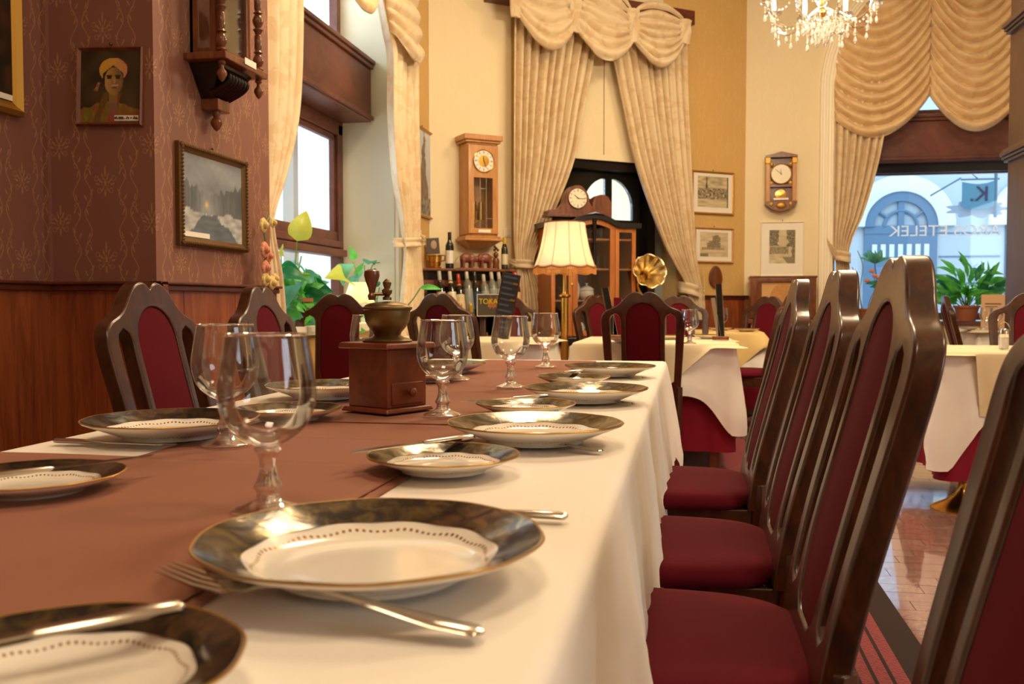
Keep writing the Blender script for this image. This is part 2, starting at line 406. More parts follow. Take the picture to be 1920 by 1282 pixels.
# arch moulding around niches
def arch_mould(name, s0, s1, zs, place, zb, width=.14, cap=None):
    r = (s1-s0)/2; c = (s0+s1)/2; path = [(s0, zb), (s0, zb+.5*(zs-zb))]+[(c-r*cos(pi*k/36), zs+r*sin(pi*k/36)) for k in range(37)]+[(s1, zb+.5*(zs-zb)), (s1, zb)]
    prof = [(0, .0), (0, .03), (.012, .045), (.03, .045), (.036, .032), (.055, .032), (.062, .042), (.085, .042), (.092, .03), (.108, .03), (.116, .04), (.134, .04), (.14, .0)]
    def fn(u, v):
        i = min(int(round(v*(len(path)-1))), len(path)-1); o_, h = prof[int(round(u*(len(prof)-1)))]
        a, b = path[i]
        dx, dz = (a-c)/r, max(0, (b-zs)/r)
        if b <= zs+1e-6: dx = -1 if a < c else 1; dz = 0
        return place(a+dx*o_, b+dz*o_, h)
    return struct(name, MB().grid(fn, len(prof)-1, len(path)-1), 'stucco', ang=25)
arch_mould('trim_3', NA, NY1, 3.0, lambda s, z, h: (LX+h, s, z), .82)
# small capital on the left window's far pilaster
m_ = MB()
for (e, z0, z1) in [(.0, 2.86, 2.89), (.02, 2.89, 2.93), (.045, 2.93, 2.96), (.02, 2.96, 2.98)]:
    m_.box(LX, LX+.05+e, NY1-.02-e, NY1+.16+e, z0, z1)
struct('trim_4', m_, 'stucco')
# diagonal wall with opening behind the curtains
DL = (DB-DA).length
def dpt(px, py, off=0): return PN(px, py, DA+DN*off, DN)
def dsz(px, py, off=0):
    p = dpt(px, py, off); return (p-DA).dot(DT), p.z
def dplace(s, z, off=0): return tuple(DA+DT*s+DN*off+Vector((0, 0, z)))
so0 = dsz(1035, 450)[0]; so1 = dsz(1268, 450)[0]; zo = dsz(1140, 299)[1]
wallpoly('wall_diagonal', 'yellow_wall', DA, DT, DN, .3, [(-.05, 0), (DL+.05, 0), (DL+.05, CEIL), (-.05, CEIL)], [(so0, .02), (so0, zo), (so1, zo), (so1, .02)])
s9 = dsz(958, 300)[0]
m_ = MB(); m_.add([dplace(0, 0, .004), dplace(s9, 0, .004), dplace(s9, CEIL, .004), dplace(0, CEIL, .004)], [(0, 1, 2, 3)])
struct('wall_clock_side', m_, 'cream_wall')
# black panelled door with arched glass set in the opening
dk = thing('door_panel', 'black panelled door with arched glass between the parted curtains', 'door', DA, face(DN))
dk.name = 'door_1'; del dk['label']; del dk['category']; dk['kind'] = 'structure'
s_r = dsz(1212, 400, -.2)[0]
hc = dsz(1139, 370, -.2); rr_ = dsz(1184, 400, -.2)[0]-hc[0]; zb_ = dsz(1139, 412, -.2)[1]; zt_ = dsz(1139, 334, -.2)[1]
def half(sg, dr):
    g = .035; out = [(hc[0]+sg*g, zb_), (hc[0]+sg*(rr_), zb_)]
    n = 12
    for k in range(n+1):
        a = pi/2*k/n; xx = rr_*cos(a); zz = zb_+.12+(zt_-zb_-.12)*sin(a)
        if xx >= g: out.append((hc[0]+sg*xx, zz))
    out.append((hc[0]+sg*g, zt_-.01)); return out
mb = flatcurve([[(so0-.05, .05), (s_r, .05), (s_r, zo+.05), (so0-.05, zo+.05)], half(1, 0), half(-1, 0)], .02, .004)
mb.obj('door_leaf', 'black', dk, loc=(0, .2, 0))
mb = flatcurve([half(1, 0)], .003, 0); mb.obj('pane', 'pane', dk, loc=(0, .2, 0))
mb = flatcurve([half(-1, 0)], .003, 0); mb.obj('pane', 'pane', dk, loc=(0, .2, 0))
m_ = MB().box(so0-.05, so1, .02, .14, zo-.09, zo); m_.box(s_r-.05, s_r+.03, .1, .2, 0, zo)
m_.box(hc[0]-rr_, hc[0]-.035, .19, .21, zb_+.17, zb_+.185)
m_.obj('frame', 'ebony', dk)
m_ = MB().add([dplace(s_r+.03, 0, -.22), dplace(so1+.1, 0, -.22), dplace(so1+.1, zo+.1, -.22), dplace(s_r+.03, zo+.1, -.22)], [(0, 1, 2, 3)])
struct('trim_5', m_, plain('cool_lit_reveal', '#9aa4a8', .6))  # cool window light on the reveal put into its blue-grey colour
# room beyond that door: a bright lobby
struct('wall_lobby', MB().box(-3.0, .4, BY+2.0, BY+2.1, 0, CEIL), 'plaster')
# panel blind above door, with cord
bl_ = thing('window_blind', 'plain yellow panel blind with a cord above the black door', 'blind', DA, face(DN))
z2 = dsz(1140, 302)[1]
MB().box(dsz(1060, 200)[0], dsz(1240, 200)[0], -.02, -.005, z2, 4.5).obj('panel', 'cream_wall', bl_)
sc_ = dsz(1130, 200)[0]
MB().tube([(sc_, -.024, z2+.05), (sc_, -.024, 4.3)], .003, 6).obj('cord', 'aged', bl_)
# back wall with the arched niche
NX0, NX1, NZS = 1.366, 3.594, 3.04
wallpoly('wall_back', 'cream_wall', (0, BY), (1, 0), (0, -1), .42, [(DB.x-.02, 0), (XR, 0), (XR, CEIL), (DB.x-.02, CEIL)], archhole(NX0, NX1, .8, NZS))
arch_mould('trim_6', NX0, NX1, NZS, lambda s, z, h: (s, BY-h, z), .0)
struct('trim_7', MB().box(NX0-.03, NX1+.03, BY-.05, BY+.42, .77, .81), 'rail')
# windows: timber frames, box beam, panes
def window(name, place, s0, s1, zsill, zt, zr, zarch, beamd):
    w_ = D.objects.new(name, None); COL.objects.link(w_); w_['kind'] = 'structure'
    def bx(m, a, b, d0, d1, z0, z1):   # d is distance in front of the window plane
        vs = [place(s, d, z) for z in (z0, z1) for s, d in ((a, d0), (b, d0), (b, d1), (a, d1))]
        m.add(vs, [(3, 2, 1, 0), (4, 5, 6, 7), (0, 1, 5, 4), (1, 2, 6, 5), (2, 3, 7, 6), (3, 0, 4, 7)])
    m = MB()
    for a in (s0, s1-.09): bx(m, a, a+.09, 0, .07, zsill, zt)
    bx(m, s0, s1, 0, .07, zsill, zsill+.07); bx(m, s0, s1, 0, .07, zt-.08, zt+.02)
    m.obj('window_frame', 'frame', w_, bevel=.006)
    if zr:
        m = MB(); bx(m, s0+.09, s1-.09, .0, .06, zr, zr+.07); bx(m, s0+.05, s1-.05, .0, .09, zr-.05, zr); bx(m, s0+.03, s1-.03, .0, .11, zr-.11, zr-.06)
        m.obj('transom_rail', 'frame', w_, bevel=.006)
        m = MB()
        for a in (s0+.09, s1-.13): bx(m, a, a+.04, .01, .05, zr+.07, zt-.08)
        bx(m, s0+.1, s1-.1, .01, .05, zt-.12, zt-.08); m.obj('sash', 'frame', w_, bevel=.004)
    m = MB(); bx(m, s0+.05, s1-.05, .02, .026, zsill+.05, zt-.06); m.obj('pane', 'pane', w_)
    # beam (boxed blind case)
    m = MB(); bx(m, s0-.0, s1+.0, 0, beamd, zt+.02, zt+.40)
    m.obj('blind_case', 'frame', w_, bevel=.008)
    m = MB(); bx(m, s0, s1, 0, beamd+.02, zt+.40, zt+.43); bx(m, s0, s1, 0, beamd+.035, zt+.43, zt+.46); bx(m, s0, s1, beamd, beamd+.02, zt+.03, zt+.06)
    m.obj('case_moulding', 'frame', w_, bevel=.005)
    m = MB(); bx(m, s0, s1, 0, .06, zt+.46, zt+.55)
    c = (s0+s1)/2
    for a in (s0, s1-.08, c-.03): bx(m, a, a+.07, 0, .06, zt+.46, zarch)
    m.obj('fanlight_frame', 'frame', w_)
    return w_
w1_ = window('window_1', lambda s, d, z: (WXP+d, s, z), NA-.02, NY1-.01, .84, 2.28, 1.43, 4.2, .29)
window('window_2', lambda s, d, z: (s, BY+.44-d, z), NX0-.02, NX1+.02, .82, 2.33, None, 4.2, .30)
m_ = MB()
for a_, b_ in ((NY1-.42, NY1-.34), (NA-.02, NA+.06)): m_.box(WXP-.22, WXP-.14, a_, b_, .84, 2.4)
m_.box(WXP-.22, WXP-.14, NA, NY1-.34, 1.42, 1.48); m_.box(WXP-.22, WXP-.14, NA, NY1-.34, .84, .9)
m_.obj('outer_casement', plain('white_paint', '#c8ccd0', .6), w1_)
# roller housing under the second beam
struct('trim_8', MB().box(NX0, NX1, BY+.30, BY+.40, 2.26, 2.36), 'ebony')
# wainscot: boards as parts under a rail
wn = [0]
def wains(name, place, s0, s1, bw_=.19, skip=()):
    w_ = D.objects.new(name, None); COL.objects.link(w_); w_['kind'] = 'structure'
    def bx(m, a, b, d0, d1, z0, z1):
        vs = [place(s, d, z) for z in (z0, z1) for s, d in ((a, d0), (b, d0), (b, d1), (a, d1))]
        m.add(vs, [(3, 2, 1, 0), (4, 5, 6, 7), (0, 1, 5, 4), (1, 2, 6, 5), (2, 3, 7, 6), (3, 0, 4, 7)])
    n = max(1, int((s1-s0)/bw_+.5)); q = (s1-s0)/n
    for k in range(n):
        m = MB(); bx(m, s0+k*q+.0008, s0+(k+1)*q-.0008, .0, .018+.0012*(k % 2), .1, WZ-.03); m.obj('board', 'teak', w_)
    m = MB(); bx(m, s0, s1, 0, .035, WZ-.035, WZ-.012); bx(m, s0, s1, 0, .05, WZ-.012, WZ); m.obj('cap_rail', 'rail', w_, bevel=.004)
    m = MB(); bx(m, s0, s1, 0, .03, 0, .1); m.obj('skirting', 'rail', w_)
    return w_
wains('trim_9', lambda s, d, z: (WX+d, s, z), 1.4, Y3, .2)
wains('trim_10', lambda s, d, z: (s, Y3-d, z), WX+.0, PXX+.05, .13)
wains('trim_11', lambda s, d, z: (PXX+d, s, z), Y3-.05, PE+.03, .2)
wains('trim_12', lambda s, d, z: dplace(s, z, d), 0, so0)
wains('trim_13', lambda s, d, z: dplace(s, z, d), so1, DL, .16)
wains('trim_14', lambda s, d, z: (s, BY-d, z), DB.x, NX0-.15)
wains('trim_15', lambda s, d, z: (LX+d, s, z), NY1+.17, DA.y)
struct('trim_16', MB().box(WX, WX+.02, Y3-.02, Y3, WZ, CEIL), 'mauve_wall')
# dark fluted pillar
pp = PD(1890, 570, 6.2)
pil = D.objects.new('trim_17', None); COL.objects.link(pil); pil['kind'] = 'structure'; pil.location = (PD(1880, 560, 6.2).x+.14, pp.y, 0)
MB().box(.03, .55, .03, .5, 0, CEIL).obj('pillar_core', 'pillar', pil)
def flute(x0, x1, z0, z1, n=4):
    m = MB(); m.box(x0, x1, .012, .03, z0, z1); q = (x1-x0-.02)/n
    for k in range(n): m.box(x0+.01+q*k+.006, x0+.01+q*(k+1)-.006, 0, .012, z0+.03, z1-.03)
    return m
for z0, z1 in [(.1, 1.95), (2.10, 2.80), (2.98, 4.5)]:
    flute(.03, .16, z0, z1).obj('fluted_panel', 'pillar', pil, bevel=.003)
    flute(.2, .55, z0, z1, 1).obj('fluted_panel', 'pillar', pil, bevel=.003)
for z0 in (1.97, 2.86):
    m_ = MB()
    for e, a, b in [(.0, 0, .02), (.015, .02, .04), (.03, .04, .07), (.01, .07, .09)]: m_.box(.0-e, .58, -.0-e, .5, z0+a, z0+b)
    m_.obj('capital', 'pillar', pil, bevel=.005)
# ---------------------------------------------------------------- street seen through the back window
FY = 17.0
fa = thing('building', 'pale facade across the street with arched window and panelled shopfront', 'building', (0, FY, 0))
MT['facade'] = plain('facade', '#8f9faa', .9); MT['facade2'] = plain('facade_trim', '#adbac2', .9); MT['fglass'] = plain('facade_window', '#4f6c86', .3); MT['fdark'] = plain('facade_frame', '#41607c', .6)
def fp(px, py): p = PY(px, py, FY); return p.x, p.z
ax, az = fp(1688, 425); ar = fp(1757, 425)[0]-ax
MB().box(ax-8, ax+8, 0, .5, -1, 9).obj('wall', 'facade', fa)
for k in (0, 1):
    cx = ax+k*(fp(1885, 425)[0]+ar-ax)
    out = [(cx+(ar+.28)*cos(pi*j/24), az+(ar+.28)*sin(pi*j/24)) for j in range(25)]
    inn = [(cx+(ar)*cos(pi*j/24), az+(ar)*sin(pi*j/24)) for j in range(25)]
    flatcurve([out+inn[::-1]], .06, .01).obj('arch_surround', 'facade2', fa, loc=(0, -.04, 0))
    inn2 = [(cx+(ar-.16)*cos(pi*j/24), az+(ar-.16)*sin(pi*j/24)) for j in range(25)]
    fr = flatcurve([inn+inn2[::-1]], .03, .0).obj('arch_window_frame', 'fdark', fa, loc=(0, -.05, 0))
    m_ = MB().box(cx-ar, cx+ar, -.05, 0, az-.12, az+.02); m_.box(cx-.05, cx+.05, -.06, 0, az, az+ar-.1)
    for a in (35, 145): m_.tube([(cx+.45*ar*cos(radians(a)), -.04, az+.45*ar*sin(radians(a))), (cx+ar*.9*cos(radians(a)), -.04, az+ar*.9*sin(radians(a)))], .03, 6)
    m_.tube([(cx+.45*ar*cos(pi*j/12), -.04, az+.45*ar*sin(pi*j/12)) for j in range(13)], .03, 6)
    m_.obj('glazing_bar', 'fdark', fa)
    MB().prism([(cx+(ar-.1)*cos(pi*j/24), az+(ar-.1)*sin(pi*j/24)) for j in range(25)], -.02, 0).obj('arch_pane', plain('arch_pane%d' % k, '#7d90a0', .4), fa)
    # shopfront below
    zt = az-.35
    MB().box(cx-ar, cx+ar, -.04, 0, -.5, az-.12).obj('shopfront', 'fdark', fa)
    for j in range(7):
        a = cx-ar+.1+j*(2*ar-.2)/7; z1 = fp(1688, 458)[1]; z0 = fp(1688, 482)[1]
        MB().box(a+.03, a+(2*ar-.2)/7-.03, -.05, -.03, z0, z1).obj('pane', 'facade2', fa)
    for j in range(3):
        a = cx-ar+.1+j*(2*ar-.2)/3; z1 = fp(1688, 500)[1]; z0 = fp(1688, 590)[1]
        for q in range(3):
            MB().box(a+.08, a+(2*ar-.2)/3-.08, -.05, -.03, z0+(z1-z0)*q/3+.03, z0+(z1-z0)*(q+1)/3).obj('pane', 'fglass', fa)
for y in (438, 482, 532):
    z = fp(1800, y)[1]; xa = fp(1760, y)[0]; MB().box(xa, fp(1875, y)[0], -.012, .0, z, z+.025).obj('course_line', 'fdark', fa)
# street ground
struct('ground', MB().box(-30, 30, BY+2.2, 40, -.4, -.3), plain('paving', '#8e949a', .9))
# hanging sign with bracket
sg = PD(1834, 362, 11.6); sn = thing('hanging_sign', 'teal shield sign with a dark letter hanging on an iron bracket outside', 'sign', sg)
MT['teal'] = plain('sign_teal', '#3f7896', .5); MT['violet'] = plain('sign_violet', '#1c1e4a', .6); MT['lamprefl'] = plain('lamp_reflection_blue', '#8296b0', .5)
hw = .185
flatcurve([[(-hw, -.16), (-hw, .14), (-hw*.5, .12), (0, .11), (hw*.5, .12), (hw, .15), (hw, -.16), (hw*.5, -.2), (-hw*.5, -.2)]], .01, .003).obj('shield', 'teal', sn)
m_ = MB(); m_.tube([(-.20, 0, .17), (.24, 0, .17)], .012, 6); m_.tube([(-.2, 0, .19), (-.55, 0, -.02)], .012, 6); m_.tube([(0, 0, .17), (-.12, 0, .28), (.2, 0, .36)], .01, 6)
m_.tube([(.2, 0, .42), (.2, 0, -.3)], .02, 6); m_.tube([(0, 0, .30), (0, -1.9, .62)], .015, 6); m_.obj('bracket', 'fdark', sn)
sc2 = [(.33*cos(a)*(1+.13*cos(9*a)), -.19+.095*sin(a)*(1+.2*cos(9*a))) for a in [2*pi*k/72 for k in range(72)]]
flatcurve([sc2], .012, .004).obj('lamp_reflection', 'lamprefl', sn, loc=(0, .05, 0))  # reflection of a lamp, modelled as a pale blue scalloped plate
def text(s, size, mat, parent, loc, rot, mirror=False, ext=.0015, name='lettering'):
    cu = D.curves.new('t', 'FONT'); cu.body = s; cu.size = size; cu.extrude = ext; cu.align_x = 'CENTER'; cu.align_y = 'CENTER'
    o = D.objects.new('t', cu); m = D.meshes.new_from_object(o); D.objects.remove(o)
    if mirror:
        for v in m.vertices: v.co.x *= -1
    m.materials.clear(); m.materials.append(MT[mat]); m.name = name
    o = D.objects.new(name, m); COL.objects.link(o); o.location = loc; o.rotation_euler = rot; o.parent = parent; return o
text('K.', .26, 'violet', sn, (.01, -.018, -.02), (pi/2, 0, 0), True, .004, 'letter')
ws = thing('window_lettering', 'white shop lettering on the window pane, reading backwards from inside', 'lettering', PY(1771, 433, BY+.40))
text('AROS ETELEK', .15, 'letter', ws, (0, 0, 0), (pi/2, 0, 0), True, .001)
ws.scale = (1.14, 1, 1)
# ================================================================ TABLES AND CHAIRS
def bend(z):
    t_ = min(1, max(0, (z-.43)/.6)); return .19+.13*(.5*t_+.5*t_*t_*(3-2*t_))
half_ = spl([(.206, .43), (.212, .55), (.222, .70), (.229, .82), (.231, .875), (.221, .91), (.195, .932), (.155, .948), (.125, .970), (.10, .998), (.072, 1.022), (.04, 1.033), (.016, 1.028), (0, 1.016)], 5)
outl = resample(half_+[(-x, z) for x, z in half_[::-1][1:]], .022)
def slot(sg):
    x0, x1 = .122, .182
    pts = [(x0, .53), (x0-.001, .7), (x0, .88), (x0+.008, .90), ((x0+x1)/2, .913), (x1-.008, .90), (x1, .88), (x1-.004, .7), (x1-.012, .53), ((x0+x1)/2-.004, .515)]
    return resample([(sg*x, z) for x, z in pts], .022)
def arch(w_, zb, zt):
    pts = [(-w_*.82, zb+.02), (-w_, zb+.1), (-w_, zt-w_)]+[(-w_*cos(pi*k/14), zt-w_+w_*sin(pi*k/14)) for k in range(1, 14)]+[(w_, zt-w_), (w_, zb+.1), (w_*.82, zb+.02), (w_*.5, zb), (-w_*.5, zb)]
    return resample(pts, .022)
def bent(mb):
    q = MB(); q.f = mb.f; q.v = [(x, y+bend(z), z) for x, y, z in mb.v]; return q
def cushion(wx, wy, z0, z1, mat, par, name='seat', nn=3.2, taper=.06, seg=56):
    prof = [(.90, z0), (.97, z0+.004), (1, z0+(z1-z0)*.3), (.995, z0+(z1-z0)*.55), (.965, z0+(z1-z0)*.78), (.9, z0+(z1-z0)*.92), (.75, z0+(z1-z0)*.99), (.5, z1+.004), (.25, z1+.006), (.01, z1+.007)]
    vs = []; fs = []
    for k_, z in prof:
        for j in range(seg):
            a = 2*pi*j/seg; c, s_ = cos(a), sin(a)
            x = wx*abs(c)**(2/nn)*(1 if c > 0 else -1); y = wy*abs(s_)**(2/nn)*(1 if s_ > 0 else -1)
            x *= 1-taper*(y/wy); vs.append((x*k_, y*k_, z))
    for i in range(len(prof)-1):
        for j in range(seg):
            j2 = (j+1) % seg; fs.append((i*seg+j, i*seg+j2, (i+1)*seg+j2, (i+1)*seg+j))
    fs.append(tuple(range(seg-1, -1, -1))); fs.append(tuple((len(prof)-1)*seg+j for j in range(seg)))
    return MB().add(vs, fs).obj(name, mat, par, ang=60)
def make_chair(label, loc, rz, group):
    t_ = thing('dining_chair', label, 'chair', loc, rz, group)
    bent(flatcurve([outl, slot(1), slot(-1), arch(.092, .50, .968)], .014, .006)).obj('back_frame', 'chair', t_, ang=50).modifiers.new('w', 'WEIGHTED_NORMAL').keep_sharp = True
    bent(flatcurve([arch(.0935, .498, .9695)], .009, .007)).obj('back_pad', 'maroon', t_, ang=50)
    cushion(.225, .205, .425, .476, 'maroon', t_)
    m = MB(); m.box(-.205, .205, -.185, -.155, .355, .428); m.box(-.19, .19, .16, .19, .355, .428)
    m.add([(-.205, -.185, .355), (-.19, .19, .355), (-.165, .19, .355), (-.18, -.185, .355), (-.205, -.185, .428), (-.19, .19, .428), (-.165, .19, .428), (-.18, -.185, .428)], [(3, 2, 1, 0), (4, 5, 6, 7), (0, 1, 5, 4), (1, 2, 6, 5), (2, 3, 7, 6), (3, 0, 4, 7)])
    m.add([(.205, -.185, .355), (.19, .19, .355), (.165, .19, .355), (.18, -.185, .355), (.205, -.185, .428), (.19, .19, .428), (.165, .19, .428), (.18, -.185, .428)], [(0, 1, 2, 3), (7, 6, 5, 4), (4, 5, 1, 0), (5, 6, 2, 1), (6, 7, 3, 2), (7, 4, 0, 3)])
    m.obj('seat_frame', 'chair', t_, bevel=.003)
    for s_ in (-1, 1):
        MB().tube([(s_*.196, .205, .50), (s_*.195, .205, .36), (s_*.193, .215, .2), (s_*.19, .245, .0)], [.024, .024, .021, .018], 4).obj('leg', 'chair', t_, bevel=.004)
        MB().lathe([(.018, 0), (.02, .02), (.013, .04), (.021, .055), (.021, .10), (.012, .12), (.019, .15), (.022, .19), (.016, .225), (.012, .235), (.022, .245), (.022, .255), (.014, .265), (.024, .285), (.024, .36)], 14).obj('leg', 'chair', t_, loc=(s_*.183, -.165, 0))
        MB().tube([(s_*.183, -.165, .09), (s_*.19, .215, .12)], .012, 8).obj('stretcher', 'chair', t_)
    MB().tube([(-.185, .02, .105), (.185, .02, .105)], .012, 8).obj('stretcher', 'chair', t_)
    return t_
GR = 'dark wood dining chairs along the right side of the long table'
GL = 'dark wood dining chairs along the left side of the long table'
XC = -.012
chair = make_chair('dark wood chair with maroon pad, whole back, closest to the camera on the right', (XC, 1.43, 0.01), face((-1, 0)), GR)
dup(chair, 'middle one of the three whole maroon-padded chairs lined up right of the long table', (XC, 2.0, .01), face((-1, .0)))
dup(chair, 'farthest chair in the right-hand row, its back highest against the dark sideways chair beyond', (XC-.005, 2.69, .01), face((-1, .0)))
dup(chair, 'chair cut off by the lower right corner of the frame, only side post showing', (XC+.05, .82, .01), face((-1, 0)))
dup(chair, 'left-hand chair with slatted back standing before the brown wainscot, nearest the camera', (-1.10, 2.27, .0), face((1, .02)), GL)
dup(chair, 'second chair on the left, behind the tall goblets and under the winter landscape painting', (-1.10, 2.94, .0), face((1, .02)), GL)
GW = 'chairs around the small window table'
def crown(px, d, f, label, group):
    p = PD(px, 570, d); n = Vector((f[0], f[1], 0)).normalized(); return dup(chair, label, (p.x+n.x*.31, p.y+n.y*.31, .0 if d > 5 and px < 1000 else .01), face(n), group)
crown(633, 5.25, (-.5, 1), 'chair between the green window plants and the coffee mill, back seen through slots', GW)
crown(824, 5.1, (.4, 1), 'dark chair right behind the coffee mill, in front of the wine bottles', GW)
crown(955, 7.35, (.1, -1), 'chair behind the slanted menu board, facing the camera in front of the wine rack', GW)
GM = 'chairs around the middle table'
crown(1205, 5.2, (.02, 1), 'wide chair back centred in front of the middle table, maroon pad between two slots', GM)
crown(1118, 7.1, (.8, -.8), 'chair with purple-lit pad between the brass floor lamp and the middle table', GM)
crown(1272, 7.3, (.1, -1), 'chair facing the camera on the far side of the middle table, below the gramophone horn', GM)
GB = 'chairs by the back table in front of the old radio cabinet'
crown(1441, 8.1, (-.55, -.9), 'chair with upright maroon pad directly in front of the old radio cabinet', GB)
crown(1482, 6.9, (-1, .45), 'dark chair turned half away just left of the right-hand chair row', GB)
crown(1774, 7.6, (1, -.1), 'narrow side-on chair in front of the green window plant', 'chairs by the right-hand tables')
crown(1935, 5.6, (-.25, -1), 'chair behind the salt shaker at the right edge, in front of the fluted pillar', 'chairs by the right-hand tables')
# ---- cloths
def cloth(name, label, x0, x1, y0, y1, z, drop, mat, seed=1, amp=.022, loc=(0, 0, 0), rz=0, freq=9, corner=.3, step=.022, hemfn=None, group=None, rows=16, edge=.0, parent=None):
    r = .018; per = []
    def cor(cx, cy, a0):
        for k in range(5): a = a0+pi/2*k/4; per.append((cx+r*cos(a), cy+r*sin(a), cos(a), sin(a)))
    def side(ax_, ay_, bx_, by_, nx, ny):
        L = hypot(bx_-ax_, by_-ay_); n = max(2, int(L/step))
        for k in range(1, n): per.append((lerp(ax_, bx_, k/n), lerp(ay_, by_, k/n), nx, ny))
    x0 -= edge; x1 += edge; y0 -= edge; y1 += edge
    cor(x1-r, y0+r, -pi/2); side(x1, y0+r, x1, y1-r, 1, 0); cor(x1-r, y1-r, 0); side(x1-r, y1, x0+r, y1, 0, 1)
    cor(x0+r, y1-r, pi/2); side(x0, y1-r, x0, y0+r, -1, 0); cor(x0+r, y0+r, pi); side(x0+r, y0, x1-r, y0, 0, -1)
    n = len(per); vs = []; rad = .016
    S_ = 0; acc = []
    for i, q in enumerate(per):
        acc.append(S_); b = per[(i+1) % n]; S_ += hypot(b[0]-q[0], b[1]-q[1])
    for j in range(rows+1):
        for i, (x, y, nx, ny) in enumerate(per):
            s = acc[i]; dc = min(hypot(x-cx, y-cy) for cx in (x0, x1) for cy in (y0, y1))
            dr = drop*(1+corner*exp(-(dc/.13)**2))
            if hemfn: dr = hemfn(x, y, dr)
            dr += .008*noise.noise(Vector((s*2, seed, 0)))
            if j == 0: o, dz = -rad, 0
            elif j == 1: o, dz = -rad*.3, -.0035
            elif j == 2: o, dz = 0, -rad*.8
            else:
                t_ = (j-2)/(rows-2); dz = -rad*.8-(dr-rad)*t_
                f = noise.noise(Vector((s*freq+.3*t_, seed*7.3, t_*.7)))+.55*noise.noise(Vector((s*freq*2.4, seed*3.1, t_*1.2)))+.12*noise.noise(Vector((s*30, z*9, t_*12)))
                env = min(1, t_*1.25)**.85
                o = (f*amp*1.6+amp*.7)*env+.02*t_+.035*env*exp(-(dc/.09)**2)
            if j < 2 and False: pass
            vs.append((x+nx*o, y+ny*o, z+dz))
    fs = [(j*n+i, j*n+(i+1) % n, (j+1)*n+(i+1) % n, (j+1)*n+i) for j in range(rows) for i in range(n)]
    fs = [f[::-1] for f in fs]
    fs.append(tuple(range(n)))
    mb = MB().add(vs, fs)
    o = mb.obj(name, mat, parent, loc=loc, rot=(0, 0, rz), ang=70)
    return tag(o, label, 'tablecloth', group) if label else o
def table(label, x0, x1, y0, y1, h=.742, loc=(0, 0, 0), rz=0, pedestal=False, group=None):
    t_ = thing('dining_table', label, 'table', loc, rz, group)
    MB().box(x0+.01, x1-.01, y0+.01, y1-.01, h-.03, h-.002).obj('tabletop', 'walnut', t_, bevel=.004)
    cx, cy = (x0+x1)/2, (y0+y1)/2
    if pedestal:
        for k in pedestal:
            MB().lathe([(.148, 0), (.15, .008), (.13, .02), (.08, .045), (.045, .075), (.028, .11), (.026, .13)], 32).obj('pedestal_foot', 'brass', t_, loc=(k[0], k[1], .0))
            MB().lathe([(.026, .13), (.026, h-.03)], 16).obj('column', 'aged', t_, loc=(k[0], k[1], 0))
    else:
        for sx in (x0+.1, x1-.1):
            for sy in (y0+.1, y1-.1):
                MB().box(sx-.03, sx+.03, sy-.03, sy+.03, 0, h-.03).obj('leg', 'walnut', t_, bevel=.004)
    return t_
TX0, TX1, TY0, TY1 = -1.03, -.098, -.75, 3.74
table('long dining table set with plates, goblets and coffee mill', TX0, TX1, TY0, TY1, .742)
cloth('table_skirt', 'wine-red under-cloth showing below the white cloth of the long table', TX0, TX1, TY0, TY1, .7435, .6, 'skirt', 3, .006, step=.04, rows=10, corner=.0, edge=-.02)
cloth('tablecloth', 'white cloth hanging in soft folds over the long dining table', TX0, TX1, TY0, TY1, .75, .335, 'white', 1, .016, edge=.016, corner=.32, step=.016, rows=20, freq=4.5)
def flatcloth(name, label, mb, mat): o = mb.obj(name, mat); return tag(o, label, 'table runner')
def runner(x0, x1, y0, y1, z, nx=20, ny=60, hang=None, seed=0):
    def fn(u, v):
        x = lerp(x0, x1, u); y = lerp(y0, y1, v)
        zz = z+.0012*noise.noise(Vector((x*6, y*3, seed)))+.0016*exp(-(((y % .42)-.2)/.006)**2)
        e = min(u, 1-u, v*3, (1-v)*3); zz += -.001 if e < .001 else 0
        return (x, y, zz)
    return MB().grid(fn, nx, ny)
m_ = runner(-.79, -.352, -.74, 3.66, .7535, 24, 700)
o = m_.obj('table_runner', 'brown', thick=.0012); tag(o, 'long brown linen runner down the middle of the long table', 'table runner')
m_ = MB()
def fn(u, v):
    x = lerp(-1.075, -.365, u); y = lerp(-.6, 1.215, v); z = .7565+.0012*noise.noise(Vector((x*5, y*5, 4)))
    if x < -1.04: z -= (-1.04-x)*4.0; x = -1.052-(x+1.075)*.05
    return (x, y, z)
m_.grid(fn, 40, 60); o = m_.obj('table_runner', 'brown', thick=.0012); tag(o, 'second brown linen cloth spread across to the left table edge in the foreground', 'table runner')
m_ = runner(-.372, -.354, -.6, 1.66, .7565, 2, 300); 
# seam line of the runner's joint
MB().box(-.788, -.354, 1.655, 1.662, .7545, .7562).obj('hem', 'brown', None)
hem = D.objects['hem']; hem.parent = D.objects['table_runner']
